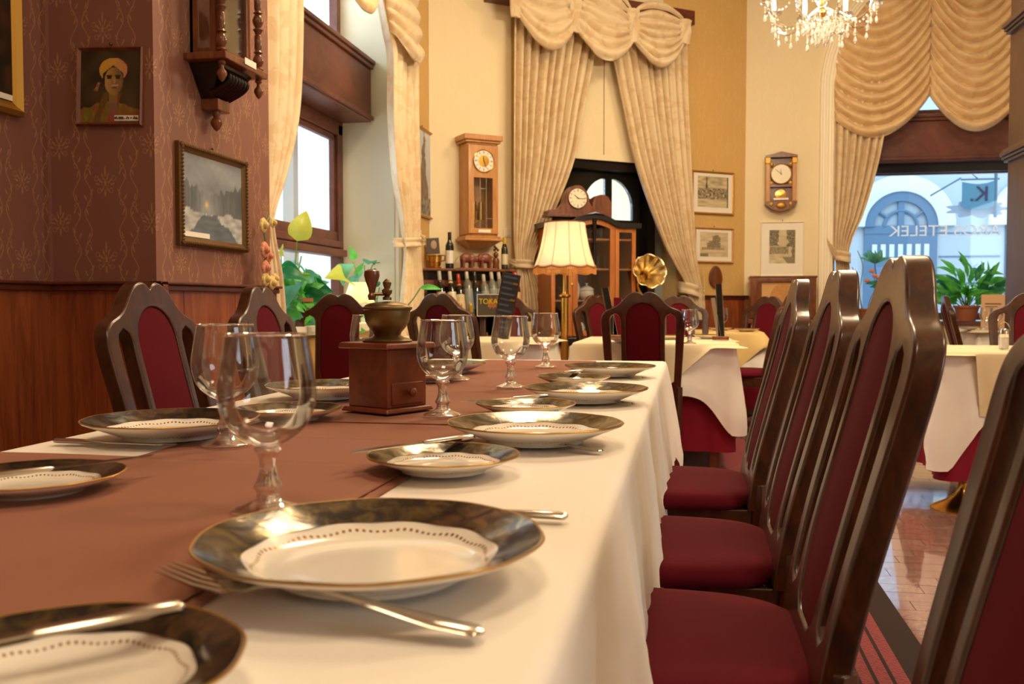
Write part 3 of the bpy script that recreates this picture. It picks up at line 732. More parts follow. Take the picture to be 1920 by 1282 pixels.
# table 2 (middle), table 2b, window table, right tables
A2 = radians(-3)
q = PZ(1092, 645, .75); q2 = PZ(1352, 641, .75)
W2 = (q2-q).length; c2 = (q+q2)/2; rz2 = 0
def local(c, rz, x, y): return (c.x+cos(rz)*x-sin(rz)*y, c.y+sin(rz)*x+cos(rz)*y, 0)
o2 = Vector((c2.x, c2.y, 0))
table('middle table with white cloth and menu stand behind the long table', -W2/2, W2/2, 0, .95, .742, o2, rz2)
cloth('table_skirt', 'wine-red under-cloth hanging nearly to the carpet on the middle table', -W2/2, W2/2, 0, .95, .7435, .62, 'skirt', 8, .01, o2, rz2, corner=0, rows=10, freq=14, edge=-.03)
cloth('tablecloth', 'white cloth with a long pointed corner on the middle table', -W2/2, W2/2, 0, .95, .749, .30, 'white', 5, .012, o2, rz2, corner=.75, edge=.014)
cloth('table_topper', 'cream square cloth laid diagonally across the middle table', -W2/2, W2/2, 0, .95, .7525, .3, 'cream', 6, .008, o2, rz2, corner=0, edge=.024,
      hemfn=lambda x, y, d: max(.03, min(.31, .03+(W2/2-.12-x)*.9)) if y < .1 else .03)
q = PZ(1425, 622, .75)
o3 = Vector((q.x-.75, q.y-.2, 0))
table('back table with yellow topper near the old radio cabinet', 0, .75, 0, .75, .742, o3, 0)
cloth('table_skirt', 'wine-red under-cloth of the back table with the yellow topper', 0, .75, 0, .75, .7435, .6, 'skirt', 9, .01, o3, 0, corner=0, rows=8, edge=-.03)
cloth('tablecloth', 'white cloth under the yellow topper on the back table', 0, .75, 0, .75, .749, .27, 'white', 10, .012, o3, 0, edge=.014, corner=.2)
cloth('table_topper', 'yellow cloth with a hanging point on the back table', 0, .75, 0, .75, .7525, .1, 'yellow', 11, .008, o3, 0, edge=.024, corner=0,
      hemfn=lambda x, y, d: .05+max(0, .26-abs(x-.55)*.9) if y < .1 else (.03+.25*(1-y/.75) if x > .7 else .04))
q = PZ(1012, 640, .75); rz4 = radians(0)
o4 = Vector((q.x-1.05, q.y-.0, 0)); print('T4', o4, o2, W2)
table('window table in front of the wine rack', 0, 1.05, 0, .7, .742, o4, 0)
cloth('tablecloth', 'white cloth on the window table behind the goblets', 0, 1.05, 0, .7, .749, .42, 'white', 12, .012, o4, 0, edge=.014)
cloth('table_topper', 'cream topper folded diagonally on the window table', 0, 1.05, 0, .7, .7525, .2, 'cream', 13, .006, o4, 0, corner=0, edge=.022, hemfn=lambda x, y, d: max(.02, min(.34, (.98-x)*1.0)) if y < .1 else .03)
q = PZ(1772, 660, .75)
o5 = Vector((q.x, q.y, 0))
table('right-hand table with a round brass pedestal foot', 0, 1.1, 0, .75, .742, o5, 0, [(PZ(1808, 955, 0).x-o5.x, PZ(1808, 955, 0).y-o5.y), (.85, .4)])
cloth('table_skirt', 'wine-red gathered under-cloth above the brass pedestal foot', 0, 1.1, 0, .75, .7435, .60, 'skirt', 15, .014, o5, 0, corner=0, freq=22, rows=10, step=.015, edge=-.035)
cloth('tablecloth', 'white cloth with drooping corner on the right-hand pedestal table', 0, 1.1, 0, .75, .749, .30, 'white', 16, .022, o5, 0, corner=.85, edge=.016, rows=18)
cloth('table_topper', 'cream napkin-cloth over the front of the right-hand pedestal table', 0, 1.1, 0, .75, .7525, .2, 'cream', 17, .012, o5, 0, corner=0, edge=.03,
      hemfn=lambda x, y, d: (.30 if x > .14 else .02) if y < .1 else .02)
q = PZ(1772, 614, .75); o6 = Vector((q.x, min(q.y-.85, BY-1.0), 0))
table('small table by the back window with menu card and goblets', 0, 1.2, 0, .85, .742, o6, 0)
cloth('tablecloth', 'white cloth on the small table by the back window', 0, 1.2, 0, .85, .749, .3, 'white', 18, .012, o6, 0, edge=.014)
cloth('table_topper', 'cream topper on the small table by the back window', 0, 1.2, 0, .85, .7525, .2, 'cream', 19, .008, o6, 0, corner=0, edge=.024, hemfn=lambda x, y, d: (.32 if x > .2 else .02) if y < .1 else .02)
# ================================================================ TABLEWARE
def scal(a, r, z, k=10, amp=.007, r0=.1): return 1+(amp*max(0, (r-r0))/.04)*cos(a*k)
def make_plate(label, cat, R, loc, group, name):
    t_ = thing(name, label, cat, loc, 0, group); s_ = R/.14
    pr = [(.0001, .004), (.05, .0035), (.074, .0), (.078, .0), (.080, .004), (.1, .0115), (.12, .0195), (.139, .0275), (.14, .0295), (.1385, .031), (.12, .0235), (.103, .0165), (.094, .0105), (.084, .0065), (.05, .006), (.0001, .006)]
    pr = [(r*s_, z*s_) for r, z in pr]; md = lambda a, r, z: scal(a, r/s_, z)
    m = MB().lathe(pr, 96, mod=md)
    bo = m.obj('plate_body', 'porcd', t_, ang=60)
    if s_ != 1: bo.data.transform(Matrix.Scale(1/s_, 4)); bo.scale = (s_, s_, s_)
    sb = [(.1385, .0316), (.132, .0290), (.12, .0242), (.103, .0172)]
    def fn(u, v):
        r, z = interp([(0, *sb[3]), (.4, *sb[2]), (.8, *sb[1]), (1, *sb[0])], v); a = 2*pi*u
        rr = r*scal(a, r, z)-(.0011*cos(10*a) if v == 0 else 0)
        return (rr*cos(a)*s_, rr*sin(a)*s_, z*s_+.0003*noise.noise(Vector((cos(a)*30*r/.14, sin(a)*30*r/.14, v*2))))
    MB().grid(fn, 120, 6, True).obj('rim_band', 'rimband', t_, ang=60)
    tp = [(.1405*scal(2*pi*k/120, .14, 0)*cos(2*pi*k/120)*s_, .1405*scal(2*pi*k/120, .14, 0)*sin(2*pi*k/120)*s_, .0306*s_) for k in range(121)]
    MB().tube(tp, .0011, 5, caps=False).obj('gilt_edge', 'gold', t_)
    return t_
ZT = .7515; GP = 'dinner plates on the long table'; GS = 'side plates on the long table'
def pos(px, py, z=ZT+.026): q = PZ(px, py, z); return (q.x, q.y, ZT+.0045)
dp = make_plate('large round plate with dark scalloped rim nearest the camera, beside the tall goblet', 'plate', .14, pos(697, 1022), GP, 'dinner_plate')
for (px, py, lb) in [(1003, 801, 'dinner plate right of the goblet that stands beside the coffee mill'), (1098, 733, 'third dinner plate along the right table edge'), (1143, 690, 'farthest dinner plate near the far right corner of the long table'),
                     (323, 793, 'dinner plate on the left in front of the slatted chair'), (612, 727, 'dinner plate half hidden behind the left side of the coffee mill'), (830, 685, 'far dinner plate peeking out right behind the mill goblet')]:
    dup(dp, lb, pos(px, py))
sp = make_plate('side plate with dark blue and gold rim in the bottom left corner', 'plate', .1, pos(105, 1240), GS, 'side_plate')
for (px, py, lb) in [(832, 851, 'side plate with a knife lying across it, overlapping the runner edge'), (985, 755, 'side plate with knife between the goblet and the third dinner plate'), (1075, 705, 'small far side plate beside the farthest dinner plate'),
                     (62, 888, 'side plate with dark rim at the left frame edge on the brown cloth'), (542, 764, 'side plate behind the two near goblets, left of the coffee mill'), (800, 700, 'far side plate hidden mostly behind the goblet next to the mill')]:
    dup(sp, lb, pos(px, py))
def make_goblet(label, loc, group):
    t_ = thing('goblet', label, 'glass', loc, 0, group)
    ob = [(.0105, .070), (.022, .0755), (.036, .086), (.0455, .100), (.0505, .118), (.0505, .134), (.0475, .155), (.0445, .172), (.0425, .186)]
    inn = [(r-.0016, z) for r, z in ob[::-1][:-2]]+[(.020, .084), (.0001, .079)]
    MB().lathe(spl(ob, 3)+[(.0418, .1868)]+spl(inn, 3), 48).obj('bowl', 'glass', t_, ang=60)
    MB().lathe(spl([(.0001, .0705), (.010, .0695), (.0145, .066), (.0105, .060), (.0085, .052), (.0095, .040), (.013, .032), (.015, .027), (.012, .021), (.014, .014), (.024, .0085), (.036, .004), (.038, .002), (.037, .0)], 3)+[(.0001, .0005)], 36).obj('stem', 'sglass', t_, ang=60)
    MB().tube([(.0425*cos(2*pi*k/48), .0425*sin(2*pi*k/48), .1866) for k in range(49)], .0011, 6, caps=False).obj('rim', 'sglass', t_)
    return t_
GG = 'empty stemmed goblets on the long table'
def gpos(px, py): q = PZ(px, py, .757); return (q.x, q.y, .757)
gb = make_goblet('biggest goblet in the foreground, rising above the nearest dinner plate', gpos(503, 960), GG)
for px, py, lb in [(424, 834, 'goblet just behind and left of the foreground goblet'), (830, 779, 'goblet touching the right side of the wooden coffee mill'), (957, 726, 'goblet standing alone between mill goblet and floor lamp'),
                   (1023, 688, 'farthest tall goblet in front of the brass lamp pole'), (857, 712, 'goblet seen through the one beside the mill'), (690, 712, 'goblet hidden behind the brass hopper of the mill')]:
    dup(gb, lb, gpos(px, py))
# cutlery: along local +X, handle end at origin
def make_fork(label, loc, rz, group):
    t_ = thing('fork', label, 'fork', loc, rz, group); L = .20
    def rib(pts):
        def fn(u, v):
            i = u*(len(pts)-1); k = min(int(i), len(pts)-2); f = i-k; x, w_, z, h = [lerp(a, b, f) for a, b in zip(pts[k], pts[k+1])]
            a = 2*pi*v; return (x, w_*cos(a), z+h*sin(a))
        return fn
    MB().grid(lambda u, v: rib([(0, .003, .003, .001), (.004, .009, .003, .0022), (.03, .0095, .004, .0022), (.07, .0055, .008, .002), (.115, .0032, .0125, .002), (.14, .0042, .0075, .0016), (.15, .011, .004, .0012), (.158, .0125, .003, .0012), (.165, .0125, .003, .001)])(u, v), 32, 10).obj('handle', 'steel', t_, ang=60)
    for k in range(4):
        y = -.0105+.007*k
        MB().tube([(.160, y, .003), (.18, y, .0045), (.205, y*.95, .0095)], [.0022, .0018, .0008], 5, flat=.7).obj('tine', 'steel', t_)
    return t_
def make_knife(label, loc, rz, group):
    t_ = thing('knife', label, 'knife', loc, rz, group)
    MB().tube([(0, 0, .004), (.004, 0, .004), (.03, 0, .004), (.085, 0, .004), (.09, 0, .004)], [.003, .0085, .0085, .006, .003], 8, flat=.5).obj('handle', 'steel', t_)
    bl_ = [(.088, -.004), (.10, -.006), (.18, -.0085), (.205, -.004), (.215, .006), (.19, .008), (.12, .006), (.09, .004)]
    flatcurve([bl_], .0006, 0).obj('blade', 'steel', t_, loc=(0, 0, .004), rot=(-pi/2, 0, 0))
    return t_
def ends(a, b, z):
    A_ = PZ(a[0], a[1], z); B_ = PZ(b[0], b[1], z); return (A_.x, A_.y, ZT+.003), atan2(B_.y-A_.y, B_.x-A_.x)
GF = 'forks on the long table'; GK = 'knives on the long table'
l, r_ = ends((905, 1190), (335, 1150), .756); fk = make_fork('fork with tines resting on the near side plate edge, below the largest plate', l, r_, GF); fk.scale = (1.14,)*3; fk.rotation_euler[1] = radians(-6.0)
for a, b, lb in [((1130, 846), (965, 832), 'fork on the white cloth in front of the second dinner plate'), ((1185, 757), (1070, 748), 'thin fork in front of the third dinner plate'), ((1204, 709), (1110, 702), 'tiny far fork by the far right corner'), ]:
    l, r_ = ends(a, b, .756); c_ = dup(fk, lb, l, r_); c_.scale = (1, 1, 1)
l, r_ = ends((1065, 972), (900, 962), .756); kn = make_knife('knife handle poking out to the right behind the largest plate', l, r_, GK)
for a, b, lb in [((102, 828), (360, 838), 'knife on the white cloth at left, in front of the slatted chair'), ((1223, 690), (1165, 686), 'knife handle by the farthest dinner plate'), ((1195, 735), (1150, 728), 'knife handle behind the third dinner plate'), ((1160, 792), (1080, 783), 'knife handle behind the second dinner plate')]:
    l, r_ = ends(a, b, .756); dup(kn, lb, l, r_)
for a, b, lb in [((345, 1140), (-60, 1215), 'knife lying across the near bottom-left side plate'), ((885, 820), (690, 846), 'knife across the side plate on the runner edge'), ((1027, 743), (895, 752), 'knife across the side plate by the third dinner plate'), ((1092, 695), (1010, 703), 'knife across the smallest far side plate'), ((-60, 900), (165, 872), 'knife across the dark-rimmed plate at the left frame edge')]:
    l, r_ = ends(a, b, .783); c_ = dup(kn, lb, (l[0], l[1], ZT+.0295), r_)
# coffee mill
mz = .7575; mc = PZ(727, 768, mz)
ml = thing('coffee_mill', 'old wooden coffee mill with brass hopper and drawer on the runner', 'coffee mill', (mc.x, mc.y, mz), radians(-38)+YAW)
MB().box(-.068, .068, -.068, .068, 0, .010, tx=.93, ty=.93).obj('base_board', 'millw', ml, bevel=.003)
MB().box(-.056, .056, -.056, .056, .010, .128).obj('box', 'millw', ml, bevel=.002)
MB().box(-.072, .072, -.072, .072, .128, .140, tx=.95, ty=.95).obj('top_board', 'millw', ml, bevel=.003)
dw = MB().box(.052, .0595, -.045, .045, .016, .060).obj('drawer', 'millw', ml, bevel=.002)
MB().lathe([(.004, 0), (.004, .006), (.009, .010), (.0095, .015), (.005, .019), (.0001, .02)], 16).obj('knob', 'millw', dw, loc=(.0595, 0, .04), rot=(0, pi/2, 0))
MB().lathe([(.050, .140), (.051, .143), (.046, .147), (.034, .150), (.027, .154), (.029, .160), (.038, .170), (.0445, .182), (.047, .196), (.0475, .205), (.051, .207), (.0515, .211), (.046, .2125), (.0001, .2126)], 48).obj('hopper', 'aged', ml)
MB().lathe([(.047, .212), (.045, .2155), (.036, .2190), (.02, .2220), (.0001, .223)], 40).obj('lid', 'aged', ml)
MB().lathe([(.009, .226), (.009, .231), (.005, .234), (.010, .240), (.011, .246), (.006, .250), (.008, .256), (.009, .262), (.004, .268), (.0001, .270)], 20).obj('spindle', 'aged', ml)
ca = radians(-38)+YAW; cd = Vector((-cos(YAW-ca), -sin(YAW-ca), 0))
MB().tube([(0, 0, .238), cd*.02+Vector((0, 0, .238)), cd*.03+Vector((0, 0, .2385))], .005, 8, flat=.7).obj('crank_arm', 'aged', ml)
MB().lathe([(.007, .226), (.009, .235), (.006, .24), (.008, .25), (.0125, .263), (.016, .276), (.015, .285), (.008, .289), (.0001, .29)], 24).obj('crank_knob', 'walnut', ml, loc=cd*.031)
# salt shaker on right table
q = PZ(1882, 655, .755)
ss = thing('salt_shaker', 'glass salt shaker with metal bow handle on the right-hand table', 'salt shaker', (q.x, q.y, .756))
MB().lathe([(.021, 0), (.022, .003), (.022, .075), (.018, .08), (.0001, .08)], 20).obj('jar', 'sglass', ss)
MB().lathe([(.0001, .004), (.018, .004), (.018, .055), (.0001, .056)], 16).obj('salt', 'paper', ss)
MB().lathe([(.0225, .074), (.0225, .09), (.018, .1), (.0001, .102)], 20).obj('cap', 'steel', ss)
MB().tube([(.026*cos(pi*k/12), 0, .09+.042*sin(pi*k/12)) for k in range(13)], .0022, 6).obj('bow_handle', 'steel', ss)
# goblets, plates, menus on the other tables
def onz(px, py, z=.758): q = PZ(px, py, z); return (q.x, q.y, z)
G2 = 'goblets on the background tables'; P2 = 'plates on the background tables'
for px, py, lb in [(1293, 644, 'goblet right of the wide chair back on the middle table'), (1352, 624, 'goblet behind the menu stand on the back table'), (1848, 618, 'goblet before the paper menu card at the back window'), (1868, 618, 'right goblet of the pair before the paper menu card')]:
    dup(gb, lb, onz(px, py), group=G2)
for px, py, lb in [(1330, 634, 'plate beside the menu stand on the middle table'), (1170, 640, 'plate seen through the left slot of the wide chair'), (1255, 635, 'plate seen through the right slot of the wide chair'), (1350, 619, 'plate on the yellow topper of the back table'), (1400, 621, 'outer plate at the edge of the back table'), (1815, 617, 'plate on the window table left of the menu card')]:
    dup(sp, lb, onz(px, py, .757), group=P2)
def menu(name, label, loc, rz, cards):
    t_ = thing(name, label, 'menu', loc, rz)
    MB().box(-.05, .05, -.03, .03, 0, .022).obj('base', 'walnut', t_, bevel=.004)
    for (x0, tilt, w_, h_, mt) in cards:
        o = MB().box(-w_/2, w_/2, -.003, .003, 0, h_).obj('card', mt, t_, loc=(x0, 0, .018), rot=(0, tilt, 0))
        MB().box(-w_/2-.002, -w_/2, -.0035, .0035, 0, h_).obj('metal_edge', 'steel', o)
        MB().box(w_/2, w_/2+.002, -.0035, .0035, 0, h_).obj('metal_edge', 'steel', o)
    return t_
menu('menu_stand', 'upright black menu folders in a wooden base on the middle table', onz(1351, 637), rz2, [(.005, -.06, .035, .32, 'black'), (-.01, -.16, .02, .24, 'steel')])
menu('menu_stand', 'leaning black menu folder behind the wide chair back', onz(1152, 634), rz2, [(-.0, -.20, .04, .31, 'black'), (.02, -.0, .05, .24, 'maroon')])
mn = thing('menu_board', 'slanted dark menu card with metal edges in front of the wine rack', 'menu', onz(938, 634), 0)
o = MB().box(-.055, .055, -.004, .004, 0, .42).obj('card', plain('slate_card', '#2c2e34', .4), mn, rot=(radians(8), radians(12), 0))
for k in range(10): MB().box(-.048, .04-.012*(k % 3), -.0055, -.004, .39-.036*k, .402-.036*k).obj('text_band', plain('slate%d' % k, '#4a4c54', .5), o)
for k in (.14, .25, .355): MB().box(.02, .05, -.009, -.004, k, k+.012).obj('clip', 'gold', o)
for s_ in (-1, 1): MB().box(s_*.056-.003, s_*.056+.003, -.005, .005, 0, .42).obj('metal_edge', 'steel', o)
q = onz(1862, 617)
mc_ = thing('menu_card', 'upright beige paper menu card by the green window plant', 'menu', q, 0)
MB().box(-.10, .10, -.003, .003, 0, .30).obj('card', plain('menu_paper', '#d8b088', .7), mc_)
for k, w_ in enumerate((.13, .10)): MB().box(-.07, -.07+w_, -.0045, -.003, .215-.022*k, .223-.022*k-.003*k).obj('print', 'ink', mc_)
MB().ball((0.02, -.01, .075), .012, 8, 5).obj('emblem', 'maroon', mc_)
# ================================================================ CURTAINS
def curtain(name, label, tab, place, npl, amp, mat, group=None, tie=None, seed=1, nv=60, px=True, parts=True):
    """tab rows (py, pxl, pxr, amp factor); place(px,py)->(s,z)"""
    rows = [(place(xl, y), place(xr, y), f) for y, xl, xr, f in tab]
    ys = [i/(len(rows)-1) for i in range(len(rows))]
    tb = [(t_, a[0][0], a[0][1], a[1][0], a[1][1], a[2]) for t_, a in zip(ys, rows)]
    # smooth rows
    def fn(u, v):
        s0, z0, s1, z1, f = interp(tb, v)
        uu = u+.35/npl*noise.noise(Vector((u*6, seed, 0)))*(u*(1-u)*4)
        s = lerp(s0, s1, u); z = lerp(z0, z1, u)
        ph = uu*npl*2*pi+.6*noise.noise(Vector((u*5, v*2.0, seed)))
        o = amp*f*(1.5*abs(cos(ph/2))**.7-.8+.6*noise.noise(Vector((u*npl*1.7, v*1.0, seed+3))))
        return s, z, o
    return fn
def cur_obj(name, label, tab, dim, npl, amp, mat, group, seed, nrm, base, nv=70, per=14):
    fn = curtain(name, label, tab, dim[0], npl, amp, mat, seed=seed)
    def g(u, v):
        s, z, o = fn(u, v); return dim[1](s, z, base+o)
    t_ = thing(name, label, 'curtain', dim[1](*fn(.5, 1)[:2], base), 0, group)
    inv = Matrix.Translation(-t_.location)
    MB().grid(g, int(npl*per), nv, M=inv).obj('drape', mat, t_, ang=80, thick=.003)
    return t_
DD = (lambda a, b: dsz(a, b, .12), dplace)
def smooth_tab(tab, k=6):
    out = []
    pts = spl(tab, k); return pts
GC = 'floor-length brocade curtains of the diagonal bay'
cl = cur_obj('curtain', 'left brocade curtain drawn aside before the black door', smooth_tab([(-40, 963, 1128, 1), (60, 961, 1120, 1), (200, 960, 1093, 1), (300, 960, 1074, 1), (400, 961, 1036, .8), (455, 963, 1010, .55), (488, 966, 1000, .4), (505, 968, 1002, .4), (560, 962, 1022, .7), (660, 958, 1035, .8), (800, 955, 1040, .8)]), DD, 10, .05, 'curtain', GC, 2, DN, .12)
cr = cur_obj('curtain', 'right brocade curtain swept to the tieback beside the engravings', smooth_tab([(20, 1128, 1284, 1), (90, 1143, 1285, 1), (200, 1166, 1288, 1), (300, 1188, 1293, 1), (400, 1222, 1299, .8), (470, 1250, 1304, .6), (525, 1281, 1312, .4), (545, 1288, 1318, .35), (575, 1293, 1320, .5), (600, 1298, 1318, .5)]), DD, 10, .05, 'curtain', GC, 5, DN, .12)
def tieback(parent, dim, hook, k0, k1, h, off=.19):
    """fan of cloth from the wall hook to the knot, and the band across the knot k0..k1 of height h (pixels)"""
    inv = -parent.location
    def P(x, y, o): return Vector(dim[1](*dim[0](x, y), o))+inv
    def band(u, v):
        x = lerp(k0[0], k1[0], u); y = lerp(k0[1], k1[1], u)+(v-.5)*h
        o = .05+(off-.05)*sin(pi*u)**.6+.008*sin(v*3*pi); return tuple(P(x, y, o))
    MB().grid(band, 16, 8).obj('tieback', 'curtain', parent, ang=80, thick=.006)
    a, b = (k0, k1) if abs(hook[0]-k0[0]) > abs(hook[0]-k1[0]) else (k1, k0)
    def fan(u, v):
        w_ = h*(.12+.88*u); x = lerp(hook[0], b[0], u); y = lerp(hook[1], b[1], u**.8)+(v-.5)*w_
        o = .03+(off*.75)*u+.010*cos(v*5*pi)*u; return tuple(P(x, y, o))
    MB().grid(fan, 10, 14).obj('tieback_fan', 'curtain', parent, ang=80, thick=.004)
tieback(cr, DD, (1330, 508), (1280, 538), (1315, 551), 22, .17)
tieback(cl, DD, (955, 484), (962, 494), (1003, 497), 16)
# generic swag
def swag(mb, A, B, A2, B2, sagt, sagb, place, base, folds=6, amp=.03, bulge=.10, nu=36, nv=60, seed=0, pw=1.0):
    def fn(u, v):
        q = sin(pi*u)**.85; vv = v
        st = sagt; sb = sagb
        s = lerp(lerp(A[0], B[0], u), lerp(A2[0], B2[0], u), vv)
        z = lerp(lerp(A[1], B[1], u)-st*q, lerp(A2[1], B2[1], u)-sb*q, vv**pw)
        e = sqrt(max(q, 0)); ph = vv*folds*2*pi+.8*noise.noise(Vector((u*3, vv*4, seed)))
        o = base+bulge*e*(.35+.65*vv)+amp*(.25+.75*e)*(abs(sin(ph/2))*1.6-.8)+amp*.5*noise.noise(Vector((u*5, vv*folds*1.5, seed)))
        return place(s, z, o)
    mb.grid(fn, nu, nv)
def gather(mb, a, b, place, base, r=.03, n=3):
    for k in range(-n, n+1):
        mb.tube([place(lerp(a[0], b[0], t_)+k*r*.5*(1-.3*t_), lerp(a[1], b[1], t_), base+.01*sin(t_*9+k)) for t_ in [i/8 for i in range(9)]], r*.45, 6)
# diagonal bay valance
va = thing('valance', 'pale swagged brocade valance across the top of the diagonal bay', 'valance', DA)
inv = Matrix.Translation(-DA)
dz = lambda x, y: dsz(x, y, .24)
pl = lambda s, z, o: tuple(Vector(dplace(s, z, o))-DA)
for i, (A, B, A2, B2, st_, sb_) in enumerate([((952, -75), (1076, -52), (968, 24), (1076, 56), -.1, .25), ((1076, -52), (1184, 18), (1076, 52), (1187, 77), -.15, .24), ((1184, 18), (1282, 38), (1187, 77), (1281, 80), -.12, .24)]):
    m_ = MB(); swag(m_, dz(*A), dz(*B), dz(*A2), dz(*B2), st_, sb_, pl, .24, 7, .03, .08, seed=i); m_.obj('swag', 'curtain', va, ang=80, thick=.003)
for a, b in [((1076, -52), (1075, 62)), ((1184, 18), (1187, 82)), ((1282, 38), (1281, 84)), ((962, -60), (966, 34))]:
    m_ = MB(); gather(m_, dz(*a), dz(*b), pl, .27, .035); m_.obj('gather', 'curtain', va, ang=80)
vb = thing('valance_board', 'dark brown valance board above the swagged drapery', 'valance board', DA, face(DN))
a = dsz(930, -40, .25)[0]; b_ = dsz(1302, 35, .25)[0]; zt_ = dsz(1302, 25, .25)[1]; zb_ = dsz(1300, 47, .25)[1]
MB().box(a, b_, -.26, 0, zb_, zt_+.02).obj('board', 'rail', vb, bevel=.004)
# left window curtains
LD = (lambda a, b: (lambda p: (p.y, p.z))(PX(a, b, LX+.10)), lambda s, z, o: (LX+o, s, z))
GL2 = 'brocade curtains of the left window'
c1 = cur_obj('curtain', 'cream curtain hanging beside the brown wallpapered pier at left window', smooth_tab([(-60, 470, 566, 1), (100, 472, 564, 1), (220, 474, 556, 1), (320, 478, 535, .8), (400, 482, 512, .5), (440, 484, 512, .5), (520, 484, 524, .7), (620, 484, 530, .8), (760, 484, 530, .8)]), LD, 5, .035, 'curtain', GL2, 7, None, .10)
c2_ = cur_obj('curtain', 'cream curtain at the far side of the left window, knotted above the sill', smooth_tab([(-60, 690, 768, 1), (60, 716, 768, 1), (110, 724, 772, 1), (220, 724, 772, 1), (330, 731, 775, .9), (400, 744, 777, .7), (450, 750, 778, .5), (480, 752, 780, .5), (540, 748, 784, .7), (620, 742, 786, .8), (740, 740, 788, .8)]), LD, 6, .045, 'curtain', GL2, 9, None, .12)
tieback(c1, LD, (487, 330), (484, 412), (503, 416), 18, .13)
tieback(c2_, LD, (783, 425), (749, 455), (779, 452), 18)
lz = lambda x, y: LD[0](x, y)
vs_ = thing('valance', 'cream swag draped in the arch of the left window', 'valance', (LX+.1, NY1, 2.8))
pl2 = lambda s, z, o: (o-.1, s-NY1, z-2.8)
m_ = MB(); swag(m_, lz(700, -60), lz(770, -40), lz(722, 60), lz(771, 108), -.1, .12, pl2, .14, 5, .025, .10, nu=24, seed=4); m_.obj('swag', 'curtain', vs_, ang=80, thick=.003)
m_ = MB(); swag(m_, lz(560, -190), lz(700, -160), lz(620, -40), lz(690, -30), .0, .20, pl2, .10, 6, .025, .14, nu=30, seed=5); m_.obj('swag', 'swag', vs_, ang=80, thick=.003)
# back window: austrian drapery and curtain
BD = (lambda a, b: (lambda p: (p.x, p.z))(PY(a, b, BY-.06)), lambda s, z, o: (s, BY-o, z))
c3 = cur_obj('curtain', 'pale gold curtain tied back at the left of the big back window', smooth_tab([(150, 1564, 1664, 1), (240, 1564, 1660, 1), (320, 1564, 1644, 1), (400, 1563, 1620, .8), (445, 1563, 1600, .6), (478, 1566, 1592, .4), (500, 1568, 1594, .5), (560, 1566, 1600, .7), (660, 1564, 1604, .8), (800, 1564, 1606, .8)]), BD, 7, .04, 'curtain', None, 11, None, .02)
tieback(c3, BD, (1549, 440), (1565, 478), (1595, 484), 20, .12)
fs_ = thing('festoon_blind', 'gathered gold festoon drapery filling the arch of the back window', 'drapery', (2.48, BY, 2.9))
pl3 = lambda s, z, o: (s-2.48, -o, z-2.9)
bz = lambda x, y: BD[0](x, y)
x0 = NX0-.01; xm = bz(1746, 100)[0]; x1 = 2*xm-x0-.15; 
zl = bz(1563, 222)[1]; zm = bz(1747, 178)[1]
ztop = 4.3
def archclip(s, z):
    c = (NX0+NX1)/2; r = (NX1-NX0)/2+.03
    if z > NZS:
        h = min(z-NZS, r*.999); hw_ = sqrt(r*r-h*h); s = min(max(s, c-hw_), c+hw_)
    return s, z
pl3c = lambda s, z, o: pl3(*archclip(s, min(z, 4.12)), o)
m_ = MB(); swag(m_, (x0, ztop), (xm, ztop+.15), (x0, zl), (xm, zm), .34, .28, pl3c, .03, 14, .045, .05, nu=44, nv=170, seed=1); m_.obj('swag', 'swag', fs_, ang=80, thick=.003)
m_ = MB(); swag(m_, (xm, ztop+.15), (x1, ztop), (xm, zm), (x1, zl+.02), .34, .26, pl3c, .03, 14, .045, .05, nu=44, nv=170, seed=2); m_.obj('swag', 'swag', fs_, ang=80, thick=.003)
m_ = MB(); swag(m_, (x1, ztop), (NX1-.02, ztop+.15), (x1, zl+.02), (NX1-.02, zm), .3, .26, pl3c, .03, 14, .045, .05, nu=30, nv=120, seed=3); m_.obj('swag', 'swag', fs_, ang=80, thick=.003)
m_ = MB(); gather(m_, (xm, 4.1), (xm, zm), pl3, .02, .02, 1); m_.obj('gather', 'swag', fs_, ang=80)
